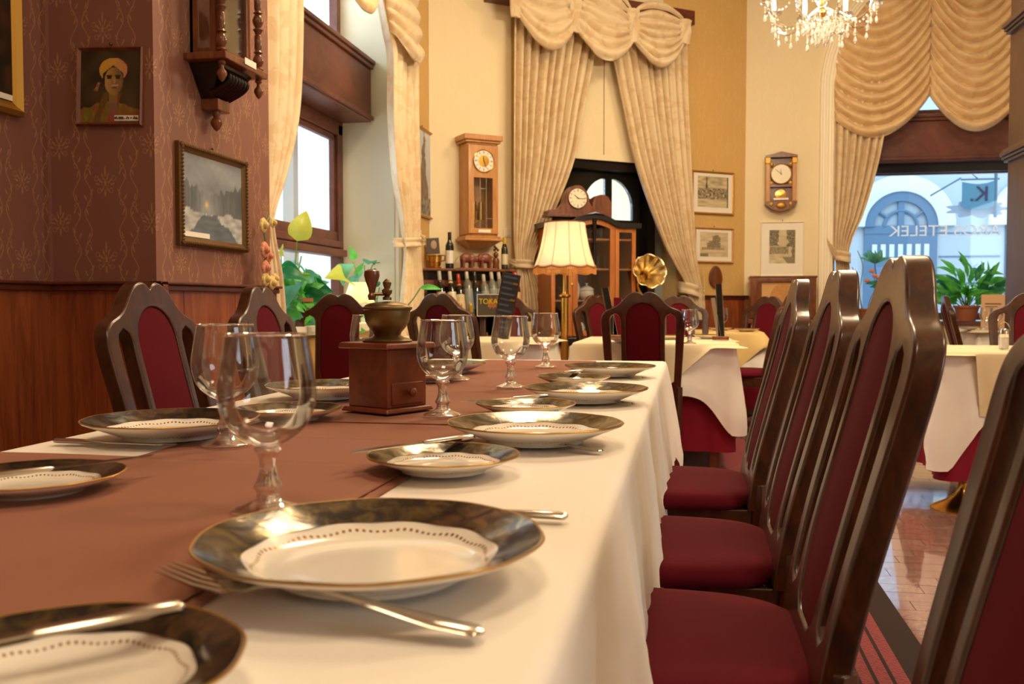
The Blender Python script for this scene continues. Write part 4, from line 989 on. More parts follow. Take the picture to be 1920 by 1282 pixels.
# ================================================================ PICTURES
def nz(x, y, s=0): return noise.noise(Vector((x, y, s)))
def mixc(a, b, t_): t_ = max(0, min(1, t_)); return tuple(p+(q-p)*t_ for p, q in zip(a, b))
H = lambda h: S(h)[:3]
def portrait(u, v):
    c = mixc(H('#2e2416'), H('#4a3a22'), .5+nz(u*4, v*4, 1))
    # shoulders
    sh = .30-.32*abs(u-.5)**1.3
    if v < sh+.04*nz(u*9, 1): 
        c = mixc(H('#8a4a20'), H('#6a6a24'), .5+nz(u*14, v*5, 2)*1.4); c = mixc(c, H('#b07a30'), nz(u*20, v*9, 3))
    k = abs(u-.52-.13*sin((v-.35)*3))
    if v < .42 and abs(k-.10-.35*max(0, .32-v)*.3) < .055: c = mixc(H('#3f5a24'), H('#8a3a20'), .5+.6*sin(u*90))
    if v < .30 and abs(u-.56) < .07: c = mixc(H('#a04028'), H('#7a6050'), v*4)
    if abs(u-.55) < .07 and .27 < v < .45: c = H('#8a6a3a')
    fx = (u-.56)/.155; fy = (v-.575)/.19
    if fx*fx+fy*fy < 1:
        c = mixc(H('#b89050'), H('#6c5430'), .45+.5*fx+.3*nz(u*12, v*12, 5))
        if abs(v-.625) < .014 and abs(abs(u-.555)-.07) < .035: c = H('#2a2016')
        if abs(v-.65) < .010 and abs(abs(u-.555)-.07) < .045: c = H('#33260f')
        if abs(u-.57) < .018 and .54 < v < .63: c = H('#b08a50')
        if abs(v-.515) < .014 and abs(u-.575) < .06: c = H('#b0a68c')
        if abs(v-.485) < .012 and abs(u-.575) < .04: c = H('#7a3a2a')
    tx = (u-.55)/.235; ty = (v-.73)/.17
    if tx*tx+ty*ty < 1 and (v > .70+.10*(1-abs(tx)*1.6) or abs(tx) > .74):
        c = mixc(H('#d0a040'), H('#c87c64'), .1+.7*tx+.6*nz(u*14, v*10, 7))
    if abs(u-.31+.5*(.55-v)) < .022+.1*(.55-v) and .44 < v < .56: c = mixc(H('#b0784a'), H('#5a4020'), nz(u*30, v*30)+.3)
    return c
def winter(u, v):
    c = mixc(H('#6d7680'), H('#9aa2a8'), .5+.5*nz(u*3, v*4, 1)+.2*nz(u*15, v*15, 3))
    tr = .55+.30*abs(u-.42)+.1*nz(u*20, 2)
    if v < tr: c = mixc(c, H('#3a4246'), .75*(1-exp(-((u-.40)/.16)**2))+.3*nz(u*45, v*3, 2))
    c = mixc(c, H('#e0c070'), 1.1*exp(-((u-.38)/.025)**2-((v-.43)/.035)**2))
    g = .33+.07*nz(u*6, 5)
    if v < g: c = mixc(H('#c6c8c6'), H('#8d9296'), .5+nz(u*9, v*20, 4))
    rv = .45+.02*sin(v*20)
    if v < g-.01 and abs(u-rv-.1*(g-v)) < .09+(g-v)*1.1: c = mixc(H('#4a5764'), H('#66737f'), .5+nz(u*6, v*20, 6))
    return c
def sketch(u, v, kind=0):
    pa = H('#d9c8a2'); k = 0
    if not (.0 < u < 1): return pa
    if kind == 0:      # town and spire
        k = .35+.6*nz(u*7, v*9, 1)
        if v > .62: k = .3+.5*nz(u*5, v*14, 2)
        if abs(u-.29) < .03*(1.15-v)*2 and v > .4 and v < .96: k = .95
        if v < .27: k = .15+.5*nz(u*3, v*25, 4)
        elif v < .62: k = .62+.7*nz(u*16, v*16, 3)
        if u > .965: k = 1
    elif kind == 1:    # tree on a plain
        k = .12+.25*nz(u*4, v*10, 1)
        for cx, cy, r in [(.48, .5, .17), (.58, .72, .15), (.38, .45, .14), (.62, .48, .12)]:
            if hypot((u-cx), (v-cy)*.9) < r+.05*nz(u*20, v*20, 2): k = .7+.4*nz(u*30, v*30, 3)
        if abs(v-.32) < .05 and abs(u-.45) < .4: k = .55+.5*nz(u*25, v*20, 4)
        if v < .14 and u < .3: k = .7
    else:              # two trees over a road
        k = .2+.2*nz(u*5, v*5)
        e = .25+.12*nz(u*5, v*5, 3)
        if (u < .36+.12*nz(v*9, 3) and v > .52) or (u > .68+.12*nz(v*7, 5)+.2*(v < .5)) and v > .12: k = .8+.45*nz(u*25, v*25, 7)
        if .28 < v < .5 and u < .75: k = .65+.5*nz(u*22, v*12, 8)
        if v < .2: k = .15+.3*nz(u*4, v*20, 9)
        if v < .2 and u > .7-v: k = .7
    return mixc(pa, H('#3c3428'), k)
def rockp(u, v):
    c = mixc(H('#9fb0c4'), H('#c2ccd4'), v+.3*nz(u*4, v*4))
    if abs(u-.55-.1*nz(v*5, 2)) < .28*(1.05-v)+.05*nz(v*14, 1) and v > .18: c = mixc(H('#5a4838'), H('#7d6650'), .5+nz(u*9, v*12, 4))
    if v < .22: c = mixc(H('#8a8478'), H('#3f4448'), .5+nz(u*12, v*16, 5)*1.5)
    return c
def darkp(u, v): return mixc(H('#1a140c'), H('#4a2414'), .3+nz(u*5, v*6, 3)*1.2)
MT['art'] = vcol('painted_picture', .45, .1); MT['print'] = vcol('printed_picture', .5, .3)
def picture(label, pts, plane, fw, mat, art, mw=0, n=64, depth=.03, artmat='art', tagtext=None, fdet=False, tilt=0):
    """pts: left, top, right, bottom pixels of the frame measured on the plane (p0, n)"""
    p0, nn = Vector(plane[0]), Vector(plane[1])
    L_ = PN(pts[0], (pts[1]+pts[3])/2, p0+nn*depth, nn); R_ = PN(pts[2], (pts[5]+pts[4])/2 if len(pts) > 4 else (pts[1]+pts[3])/2, p0+nn*depth, nn)
    zt = PN(pts[0], pts[1], p0+nn*depth, nn).z; zb = PN(pts[0], pts[3], p0+nn*depth, nn).z
    c = (L_+R_)/2-nn*depth; wd = Vector((L_.x-R_.x, L_.y-R_.y, 0)).length; ht = zt-zb; c.z = (zt+zb)/2
    t_ = thing('framed_picture', label, 'picture', c, face(nn)); t_.rotation_euler[1] = tilt
    a, b = wd/2, ht/2
    def ring(o1, o2, y0, y1, y2):
        m = MB(); pr = [(o1, 0), (o1, y0), (lerp(o1, o2, .35), y1), (lerp(o1, o2, .7), y0*.9), (o2, y2), (o2, 0)]
        for k in range(len(pr)-1):
            q = []
            for o_, y in (pr[k], pr[k+1]): q += [(-a+o_, -y, -b+o_), (a-o_, -y, -b+o_), (a-o_, -y, b-o_), (-a+o_, -y, b-o_)]
            m.add(q, [(i, (i+1) % 4, 4+(i+1) % 4, 4+i) for i in range(4)])
        return m
    ring(0, fw, depth*.7, depth, depth*.45).obj('frame', mat, t_, ang=20)
    if fdet:
        m = MB(); k = 0
        for (x0_, z0_, x1_, z1_) in [(-a, b, a, b), (a, b, a, -b), (a, -b, -a, -b), (-a, -b, -a, b)]:
            nb = int(hypot(x1_-x0_, z1_-z0_)/(fw*.42))
            for j in range(nb):
                x = lerp(x0_, x1_, (j+.5)/nb); z = lerp(z0_, z1_, (j+.5)/nb); x -= math.copysign(fw*.35, x) if abs(x0_-x1_) < 1e-6 else 0; z -= math.copysign(fw*.35, z) if abs(z0_-z1_) < 1e-6 else 0
                m.ball((x, -depth, z), fw*.2, 6, 4)
        m.obj('carved_beading', 'bronzef', t_)
    m = MB(); g = MB()
    if mw:
        g.grid(lambda u, v: (lerp(-a+fw*.9, a-fw*.9, u), -depth*.35, lerp(-b+fw*.9, b-fw*.9, v)), 1, 1).obj('mount', 'paper', t_)
    ia, ib = a-fw*.9-mw*wd, b-fw*.9-mw*ht; off = mw*ht*.25 if mw else 0
    nvv = int(n*ib/ia)
    m.grid(lambda u, v: (lerp(-ia, ia, u), -depth*.4, lerp(-ib, ib, v)+off), n, nvv)
    m.c = [art(i/n, j/nvv) for j in range(nvv+1) for i in range(n+1)]
    m.obj('artwork', artmat, t_)
    if tagtext:
        lw = wd*.36; lh = .02
        lb = MB().box(-lw/2, lw/2, -.002, 0, -lh/2, lh/2).obj('price_label', 'paper', t_, loc=(a-fw-lw/2-.003 if tagtext[1] else -a+fw+lw/2, -depth*.45, -b+fw+lh/2+.004))
        if tagtext[0]: text(tagtext[0], .014, 'ink', lb, (0, -.0035, 0), (pi/2, 0, 0), name='price')
    MB().ball((0, -.008, b+.012), .006, 8, 5).obj('nail', 'aged', t_)
    return t_
PL1 = ((WX, 0, 0), (1, 0, 0)); PL2 = ((0, Y3, 0), (0, -1, 0)); PL3 = ((PXX, 0, 0), (1, 0, 0)); PLX = ((LX, 0, 0), (1, 0, 0))
PDW = (tuple(DA), tuple(DN)); PB = ((0, BY, 0), (0, -1, 0))
picture('small portrait of a moustached person in a yellow headscarf, price label at corner', (141, 90, 265, 237), PL2, .014, 'walnut', portrait, 0, 84, .022, tagtext=('45.000.- Ft + \u00c1fa', 1), tilt=radians(2))
picture('winter landscape with snowy stream in an ornate gilt frame', (340, 263, 466, 459, 300, 470), PL3, .035, 'bronzef', winter, 0, 72, .026, fdet=True, tagtext=(None, 0))
picture('gold-framed dark painting cut off by the upper left frame edge', (-70, -150, 47, 186), PL1, .045, 'gold', darkp, 0, 20, .04, tagtext=(None, 1))
picture('tall gilt-framed picture of a rock by the sea beside the left curtain', (777, 226, 815, 400, 243, 403), PLX, .025, 'gold', rockp, 0, 40, .03)
picture('pale gold framed engraving of a town with church spire', (1299, 318, 1378, 400), PDW, .02, 'gold', lambda u, v: sketch(u, v, 0), .1, 60, .025, 'print')
picture('brown framed engraving of a tree on a plain, below the church-spire engraving', (1304, 425, 1377, 492), PDW, .02, 'oak', lambda u, v: sketch(u, v, 1), .1, 60, .025, 'print')
picture('white-mounted engraving of two trees over a road, hanging under the small wall clock', (1426, 416, 1508, 518), PB, .014, 'stucco', lambda u, v: sketch(u, v, 2), .17, 60, .02, 'print')
# oval wooden plaque
p = dpt(1340, 519, 0)
op = thing('wall_plaque', 'small brown oval wooden plaque under the engravings', 'plaque', p, face(DN))
flatcurve([[(.075*cos(a)*(1-.15*sin(a)), .105*sin(a)) for a in [2*pi*k/40 for k in range(40)]]], .008, .006).obj('board', 'walnut', op, loc=(0, -.014, 0))
# ================================================================ CLOCKS
def dial(parent, r, loc, face_mat, hands, gold_center=False, numerals=True, ring_mat='brass'):
    f = MB().lathe([(r, 0), (r, .006), (.0001, .0065)], 48).obj('dial', face_mat, parent, loc=loc, rot=(pi/2, 0, 0))
    MB().tube([((r+.003)*cos(2*pi*k/48), (r+.003)*sin(2*pi*k/48), .006) for k in range(49)], r*.06, 8, caps=False).obj('bezel', ring_mat, f)
    if gold_center: MB().lathe([(r*.55, .0066), (r*.55, .008), (.0001, .0085)], 32).obj('gilt_centre', 'brass', f)
    if numerals:
        m = MB()
        for k in range(12):
            a = pi*k/6; rr = r*.8
            M_ = Matrix.Rotation(a, 4, 'Z') @ Matrix.Translation((0, rr, .0075))
            wv = r*.02
            for o_ in ((-.045, 0, .045) if k % 3 == 0 else (-.025, .025)): m.box(r*o_-wv/2, r*o_+wv/2, -r*.11, r*.11, 0, .0006, M_)
        m.obj('numerals', 'ink', f)
    for L_, a, w_ in hands:
        M_ = Matrix.Rotation(a, 4, 'Z'); MB().add([(-w_, -r*.1, .0105), (w_, -r*.1, .0105), (w_*.4, L_*r, .0105), (-w_*.4, L_*r, .0105), (-w_, -r*.1, .0115), (w_, -r*.1, .0115), (w_*.4, L_*r, .0115), (-w_*.4, L_*r, .0115)], [(3, 2, 1, 0), (4, 5, 6, 7), (0, 1, 5, 4), (1, 2, 6, 5), (2, 3, 7, 6), (3, 0, 4, 7)], M_).obj('hand', 'black', f)
    return f
# oak regulator
pa, pb_ = dpt(878, 270, .2), dpt(936, 270, .2); wq = (Vector((pb_.x-pa.x, pb_.y-pa.y, 0))).length
zt = dpt(905, 252, .2).z; zb = dpt(905, 465, .2).z; cc = (pa+pb_)/2-DN*.2
oc = thing('wall_clock', 'tall oak wall clock with brass weights behind leaded glass', 'clock', (cc.x, cc.y, zb), face(DN))
Hh = zt-zb; a = wq/2*1.0; dd = .17
m_ = MB(); m_.box(-a, -a+.02, -dd, 0, .1, Hh-.06); m_.box(a-.02, a, -dd, 0, .1, Hh-.06); m_.box(-a, a, -.015, 0, .1, Hh-.06); m_.box(-a, a, -dd, 0, .1, .12); m_.box(-a, a, -dd, 0, Hh-.08, Hh-.06)
m_.obj('case', 'oak', oc, bevel=.003)
m_ = MB()
for e, z0, z1 in [(.02, Hh-.065, Hh-.045), (.035, Hh-.045, Hh-.0), (.02, .085, .10), (.035, .06, .085)]: m_.box(-a-e, a+e, -dd-e, 0, z0, z1)
m_.obj('cornice', 'oak', oc, bevel=.006)
MB().add([(-a-.02, -dd-.02, .06), (a+.02, -dd-.02, .06), (a+.02, 0, .06), (-a-.02, 0, .06), (-a+.06, -dd+.08, 0), (a-.06, -dd+.08, 0), (a-.06, 0, 0), (-a+.06, 0, 0)], [(0, 1, 2, 3), (7, 6, 5, 4), (4, 5, 1, 0), (5, 6, 2, 1), (6, 7, 3, 2), (7, 4, 0, 3)]).obj('lower_bracket', 'oak', oc)
do = [(-a+.005, .12), (a-.005, .12), (a-.005, Hh-.085), (-a+.005, Hh-.085)]
rg = Hh-.09; g0, g1 = .165, .60*Hh+.02; gx = a-.055
dr_ = flatcurve([do, [(-gx, g0), (gx, g0), (gx, g1), (-gx, g1)]], .008, .003).obj('door', 'oak', oc, loc=(0, -dd-.01, 0))
MB().box(-gx, gx, -.002, .0, g0, g1).obj('glass', 'pane', dr_)
m_ = MB()
for x in (-gx*.33, gx*.33): m_.box(x-.002, x+.002, -.006, .001, g0, g1)
m_.box(-gx*.33, gx*.33, -.006, .001, g1-.09, g1-.086); m_.box(gx*.33, gx, -.006, .001, g0+.08, g0+.084)
m_.obj('leading', 'steel', dr_)
zc_ = lerp(g1, Hh-.09, .52)
dial(oc, .088, (0, -dd-.022, zc_), 'porc', [(.45, radians(10), .004), (.7, radians(-160), .003)], True)
MB().lathe([(.0001, 0), (.02, .002), (.02, .15), (.0001, .152)], 16).obj('weight', 'brass', oc, loc=(-.045, -.09, g1-.34))
MB().lathe([(.0001, 0), (.02, .002), (.02, .15), (.0001, .152)], 16).obj('weight', 'brass', oc, loc=(.02, -.09, g1-.34))
MB().lathe([(.0001, 0), (.055, .004), (.055, .01), (.0001, .014)], 32).obj('pendulum', 'brass', oc, loc=(-.03, -.06, g0+.1), rot=(pi/2, 0, 0))
m_ = MB(); m_.tube([(-.045, -.09, g1-.19), (-.045, -.09, g1+.1)], .002, 5); m_.tube([(.02, -.09, g1-.19), (.02, -.09, g1+.1)], .002, 5); m_.tube([(-.03, -.055, g0+.1), (-.03, -.055, g1+.1)], .003, 5); m_.obj('cables', 'brass', oc)
MB().box(-.055, .055, -.003, 0, -.012, .012).obj('paper_label', 'paper', oc, loc=(.01, -dd-.02, .142))
# small two-pillar clock on back wall
pa, pb_ = PY(1436, 340, BY-.1), PY(1494, 340, BY-.1); zt = PY(1465, 284, BY-.1).z; zb = PY(1465, 396, BY-.1).z
a = (pb_.x-pa.x)/2; Hh = zt-zb
wc = thing('wall_clock', 'small dark wall clock with gilt corner rosettes above the two-tree engraving', 'clock', ((pa.x+pb_.x)/2, BY, zb), 0)
m_ = MB(); m_.box(-a+.01, a-.01, -.04, 0, .09, Hh-.05); m_.obj('case', 'walnut', wc)
for s_ in (-1, 1):
    MB().box(s_*(a-.02)-.02, s_*(a-.02)+.02, -.09, 0, .09, Hh-.05).obj('pilaster', 'oak', wc, bevel=.003)
    MB().box(s_*(a-.02)-.024, s_*(a-.02)+.024, -.1, 0, Hh-.11, Hh-.05).obj('gilt_capital', 'gold', wc, bevel=.004)
m_ = MB(); m_.prism([(-a-.005, Hh-.055), (a+.005, Hh-.055), (a+.005, Hh-.035), (0, Hh), (-a-.005, Hh-.035)], -.11, 0); m_.obj('pediment', 'walnut', wc, bevel=.002)
m_ = MB(); m_.prism([(-a-.005, .10), (-a-.005, .075), (-.08, .02), (0, 0), (.08, .02), (a+.005, .075), (a+.005, .10)], -.1, 0); m_.obj('lower_apron', 'walnut', wc)
m_ = MB(); m_.ball((0, -.1, .055), .05, 12, 8, (1, .25, .6)); m_.obj('gilt_mount', 'gold', wc)
for x in (-.09, .09): MB().ball((x, -.1, .07), .02, 10, 6, (1, .3, 1)).obj('gilt_mount', 'gold', wc)
zd = Hh-.21
dial(wc, .092, (0, -.07, zd), plain('ivory_dial', '#efe6cc', .4), [(.5, radians(5), .003), (.85, radians(48), .0025)], numerals=False)
m_ = MB(); 
for sx in (-1, 1):
    for sz in (-1, 1): MB().lathe([(.021, 0), (.021, .008), (.01, .014), (.0001, .015)], 16).obj('rosette', 'gold', wc, loc=(sx*.09, -.07, zd+sz*.09), rot=(pi/2, 0, 0))
MB().box(-a+.04, a-.04, -.085, 0, zd-.125, zd-.105).obj('cross_rail', 'walnut', wc)
MB().lathe([(.0001, 0), (.052, .004), (.052, .01), (.0001, .016)], 32).obj('pendulum', 'brass', wc, loc=(0, -.05, zd-.20), rot=(pi/2, 0, 0))
MB().box(-.07, .07, -.092, -.09, .11, .13).obj('paper_label', 'paper', wc)
# dark carved clock on the pier, cut by the top edge
zs_ = PX(430, 98, PXX+.18).z
vc = thing('wall_clock', 'dark carved wall clock with turned columns, cut off at the top left', 'clock', (PXX, 3.595, zs_), face((1, 0)))
hw_ = .16; dd = .13
MB().box(-hw_-.025, hw_+.025, -dd-.05, 0, -.028, 0).obj('shelf', 'walnut', vc, bevel=.004)
m_ = MB(); m_.box(-hw_+.03, -hw_+.045, -.03, 0, 0, .9); m_.box(-hw_+.03, -hw_+.045, -dd+.02, -dd+.045, 0, .9); m_.box(-hw_+.03, -hw_+.045, -dd+.045, -.03, 0, .03); MB().box(-hw_+.035, -hw_+.038, -dd+.04, -.03, .03, .9).obj('side_glass', 'pane', vc); m_.box(hw_-.05, hw_-.03, -dd+.02, 0, 0, .9); m_.box(-hw_+.03, hw_-.03, -.012, 0, 0, .9); m_.obj('case', 'walnut', vc)
flatcurve([[(-hw_+.03, 0), (hw_-.03, 0), (hw_-.03, .9), (-hw_+.03, .9)], [(-hw_+.06, .035), (hw_-.06, .035), (hw_-.06, .86), (-hw_+.06, .86)]], .006, .003).obj('door', 'walnut', vc, loc=(0, -dd+.01, 0))
for x in (-hw_+.06, ): MB().box(-hw_+.06, hw_-.06, -dd+.012, -dd+.015, .035, .86).obj('glass', 'pane', vc)
MB().lathe([(.0001, 0), (.055, .004), (.055, .01), (.0001, .014)], 32).obj('pendulum', 'brass', vc, loc=(0, -.08, .16), rot=(pi/2, 0, 0))
tp = []
z = 0
for k in range(5): tp += [(.014, z), (.022, z+.01), (.012, z+.02), (.02, z+.035), (.024, z+.05), (.018, z+.065), (.012, z+.075), (.02, z+.08), (.013, z+.09), (.016, z+.10), (.016, z+.15), (.012, z+.155)]; z += .165
for s_ in (-1, 1):
    MB().lathe(tp, 16).obj('turned_column', 'walnut', vc, loc=(s_*(hw_-.0), -dd-.02, .0))
    MB().lathe([(.012, 0), (.016, -.012), (.008, -.02), (.008, -.03), (.019, -.045), (.02, -.055), (.010, -.075), (.0001, -.085)][::-1], 16).obj('drop_finial', 'walnut', vc, loc=(s_*hw_, -dd-.02, -.03))
MB().add([(-hw_+.02, -dd+.0, -.03), (hw_-.02, -dd+.0, -.03), (hw_-.02, 0, -.03), (-hw_+.02, 0, -.03), (-.05, -.05, -.15), (.05, -.05, -.15), (.05, 0, -.15), (-.05, 0, -.15)], [(0, 1, 2, 3), (7, 6, 5, 4), (4, 5, 1, 0), (5, 6, 2, 1), (6, 7, 3, 2), (7, 4, 0, 3)]).obj('bracket', 'ebony', vc)
for k in range(7):
    x = -.075+.025*k
    MB().tube([(x, -.055-.085*sin(pi*(.15+.85*j/10)), -.035-.10*j/10) for j in range(11)], .011, 8).obj('reeded_rib', 'ebony', vc)
MB().box(-.05, .05, -.075, 0, -.195, -.15).obj('lower_block', 'walnut', vc, bevel=.003)
MB().lathe([(.0001, -.08), (.012, -.07), (.023, -.052), (.025, -.042), (.017, -.028), (.012, -.022), (.018, -.01), (.018, 0)], 20).obj('bottom_finial', 'walnut', vc, loc=(0, -.04, -.195))
MB().box(-.05, .05, -.002, 0, -.013, .013).obj('paper_label', 'paper', vc, loc=(.02, -dd-.052, .0))
# ================================================================ CHANDELIER
ch0 = PD(1541, 30, 5.2); chz = PD(1541, 74, 5.2).z
cd_ = thing('chandelier', 'lit crystal chandelier with candle bulbs and glass drops', 'chandelier', (ch0.x, ch0.y, chz))
MB().lathe(spl([(.0001, .10), (.03, .11), (.045, .14), (.02, .17), (.03, .2), (.06, .23), (.03, .26), (.018, .30), (.025, .4), (.015, .5), (.015, CEIL-chz)], 3), 20).obj('stem', 'glass', cd_)
MB().tube([(0, 0, .12), (0, 0, CEIL-chz)], .008, 8).obj('rod', 'brass', cd_)
MB().ball((0, 0, .14), .022, 12, 8).obj('hub', 'brass', cd_)
am = MB().tube(spl([(.03, 0, .16), (.10, 0, .12), (.18, 0, .07), (.25, 0, .09), (.285, 0, .15), (.29, 0, .19)], 5), .0095, 8).mesh('arm', 'glass')
cupm = MB().lathe([(.010, .0), (.02, .004), (.045, .010), (.047, .018), (.04, .014), (.012, .010), (.012, .03), (.016, .035)], 20).mesh('cup', 'glass')
canm = MB().lathe([(.013, .03), (.013, .11), (.0001, .112)], 12).mesh('candle_tube', 'porc')
MT['bulb'] = emis('lit_bulb', '#ffe6b8', 45)
bulm = MB().lathe([(.006, .112), (.012, .125), (.015, .145), (.011, .17), (.004, .19), (.0001, .195)], 12).mesh('bulb', 'bulb')
MT['crys'] = NT('crystal').set(col=(1, .97, .9, 1), rough=.05, trans=.75, ior=1.5, ec=S('#ffe2b0'), es=.0).m
drm = MB()
for k in range(3): drm.ball((0, 0, -.008-.012*k), .0048, 7, 5)
drm.lathe([(.0001, -.085), (.008, -.077), (.0095, -.068), (.006, -.055), (.002, -.045), (.0001, -.042)], 8)
drm = drm.mesh('drop', 'crys')
def lk(name, mesh, parent, loc=(0, 0, 0), rz=0):
    o = D.objects.new(name, mesh); COL.objects.link(o); o.parent = parent; o.location = loc; o.rotation_euler = (0, 0, rz); return o
NARM = 8
for k in range(NARM):
    a = 2*pi*k/NARM+.2; c, s_ = cos(a), sin(a)
    ar_ = lk('arm', am, cd_, rz=a); P_ = (.29*c, .29*s_, .185)
    lk('cup', cupm, cd_, P_); lk('candle_tube', canm, cd_, P_); lk('bulb', bulm, cd_, P_)
    L_ = D.lights.new('bulb_light', 'POINT'); L_.energy = 18; L_.color = (1, .78, .5); L_.shadow_soft_size = .03
    lo = D.objects.new('bulb_light', L_); COL.objects.link(lo); lo.parent = cd_; lo.location = (P_[0], P_[1], .40)
    for r_, z in [(.31, .18), (.27, .17), (.25, .085), (.19, .065), (.14, .09), (.08, .12), (.05, .10)]:
        aa = a+random.uniform(-.1, .1); lk('drop', drm, cd_, (r_*cos(aa), r_*sin(aa), z))
    aa = a+pi/NARM
    m_ = MB()
    for j in range(9):
        t_ = j/8; p1 = Vector((.29*c, .29*s_, .20)); p2 = Vector((.29*cos(a+2*pi/NARM), .29*sin(a+2*pi/NARM), .20)); q = p1.lerp(p2, t_); q.z -= .07*4*t_*(1-t_); m_.ball(q, .006, 6, 4)
    m_.obj('bead_chain', 'crys', cd_)['kind'] = 'stuff'
for k in range(14):
    a = 2*pi*k/14; lk('drop', drm, cd_, (.035*cos(a), .035*sin(a), .085-.02*(k % 3))); lk('drop', drm, cd_, (.10*cos(a), .10*sin(a), .115))
# ================================================================ FLOOR LAMP, TABLE LAMP
def shade_mesh(r0, r1, h, n=10, puff=.10):
    def fn(u, v):
        a = 2*pi*u; r = lerp(r1, r0, v)*(1-.35*(1-v)*v*.8); f = abs(sin(a*n/2)); r *= 1-puff*.35*(1-f)
        return (r*cos(a), r*sin(a), h*v-(.012*f*(1-v)))
    return fn
t = NT('lampshade'); t.set(col=S('#f4ead6'), rough=.8)
tl = t.n('ShaderNodeBsdfTranslucent', inp={0: S('#faecd2')}).outputs[0]
t.t.links.new(t.n('ShaderNodeMixShader', inp={0: .5, 1: t.b.outputs[0], 2: tl}).outputs[0], t.t.nodes['Material Output'].inputs[0]); MT['shade'] = t.m
t = NT('lamp_fringe'); t.set(col=S('#c89858'), rough=.8)
tl = t.n('ShaderNodeBsdfTranslucent', inp={0: S('#e8b478')}).outputs[0]
t.t.links.new(t.n('ShaderNodeMixShader', inp={0: .5, 1: t.b.outputs[0], 2: tl}).outputs[0], t.t.nodes['Material Output'].inputs[0]); MT['fringe'] = t.m
def lamp_light(parent, z, e, r=.03):
    L_ = D.lights.new('bulb_light', 'POINT'); L_.energy = e; L_.color = (1, .80, .55); L_.shadow_soft_size = r
    lo = D.objects.new('bulb_light', L_); COL.objects.link(lo); lo.parent = parent; lo.location = (0, 0, z)
lp = PD(1059, 500, 6.75); lz0 = PD(1060, 500, 6.75).z; lz1 = PD(1054, 417, 6.75).z
fl_ = thing('floor_lamp', 'brass floor lamp with lit cream scalloped shade and orange fringe', 'lamp', (lp.x, lp.y, 0))
MB().lathe([(.15, 0), (.15, .015), (.10, .03), (.03, .05), (.02, .08), (.026, .1)], 32).obj('base', 'brass', fl_)
MB().lathe([(.026, .1), (.026, 1.02), (.045, 1.03), (.045, 1.04), (.02, 1.05), (.014, 1.07), (.014, lz0+.03)], 24).obj('pole', 'brass', fl_)
MB().grid(shade_mesh(.145, .225, lz1-lz0), 120, 14, True).obj('shade', 'shade', fl_, loc=(0, 0, lz0), ang=70, thick=.002)
m_ = MB()
for k in range(120):
    a = 2*pi*k/120; f = abs(sin(a*5)); r = .225*(1-.035*(1-f)); m_.tube([(r*cos(a), r*sin(a), -.012*f), (r*cos(a)*1.005, r*sin(a)*1.005, -.012*f-.055)], .0036, 4)
m_.obj('fringe', 'fringe', fl_, loc=(0, 0, lz0+.012))
MB().tube([(.06, -.05, lz0), (.06, -.05, lz0-.12)], .003, 5).obj('pull_chain', 'brass', fl_)
MB().ball((.06, -.05, lz0-.13), .01, 8, 6).obj('pull_knob', 'brass', fl_)
lamp_light(fl_, lz0+.10, 3.6, .04)
sm_ = shade_mesh(.146, .226, lz1-lz0); MT['trimb'] = plain('shade_trim', '#7a4420', .7)
for k in range(10): MB().tube([tuple(Vector(sm_(k/10, v/6))) for v in range(7)], .002, 5).obj('seam', 'fringe', fl_, loc=(0, 0, lz0))
for v in (0, 1): MB().tube([sm_(k/80, v) for k in range(81)], .004, 5, caps=False).obj('trim_band', 'trimb', fl_, loc=(0, 0, lz0))
lp = PD(672, 560, 6.3); 
tl_ = thing('table_lamp', 'small lit lamp with cream shade among the window plants', 'lamp', (lp.x, lp.y, .755))
zsh = PD(672, 568, 6.3).z-.755; zth = PD(672, 529, 6.3).z-.755
MB().lathe([(.05, 0), (.05, .01), (.02, .03), (.015, .1), (.012, zsh+.02)], 20).obj('base', 'brass', tl_)
MB().grid(shade_mesh(.055, .12, zth-zsh, 8), 64, 10, True).obj('shade', 'shade', tl_, loc=(0, 0, zsh), thick=.002)
lamp_light(tl_, zsh+.06, 3, .03)
lt = thing('side_table', 'small round table under the lamp in the window niche', 'table', (lp.x, lp.y, 0))
MB().lathe([(.02, 0), (.15, .01), (.03, .04), (.025, .7), (.2, .735), (.2, .753), (.0001, .754)], 24).obj('round_top', 'walnut', lt)
# wall switches
for (px, py, pln, lb, n_) in [(785, 441, 'L', 'white thermostat box on the wall under the rock picture', (.09, .09)), (785, 468, 'L', 'tall white switch plate below the thermostat box', (.07, .12)), (950, 437, 'D', 'square white light switch between oak clock and curtain', (.075, .075))]:
    p = PX(px, py, LX) if pln == 'L' else dpt(px, py)
    o = thing('light_switch', lb, 'switch', p, face((1, 0)) if pln == 'L' else face(DN))
    MB().box(-n_[0]/2, n_[0]/2, -.012, 0, -n_[1]/2, n_[1]/2).obj('plate', 'plastic', o, bevel=.003); MB().box(-.02, .02, -.018, -.01, -.025, .025).obj('rocker', 'plastic', o, bevel=.002)
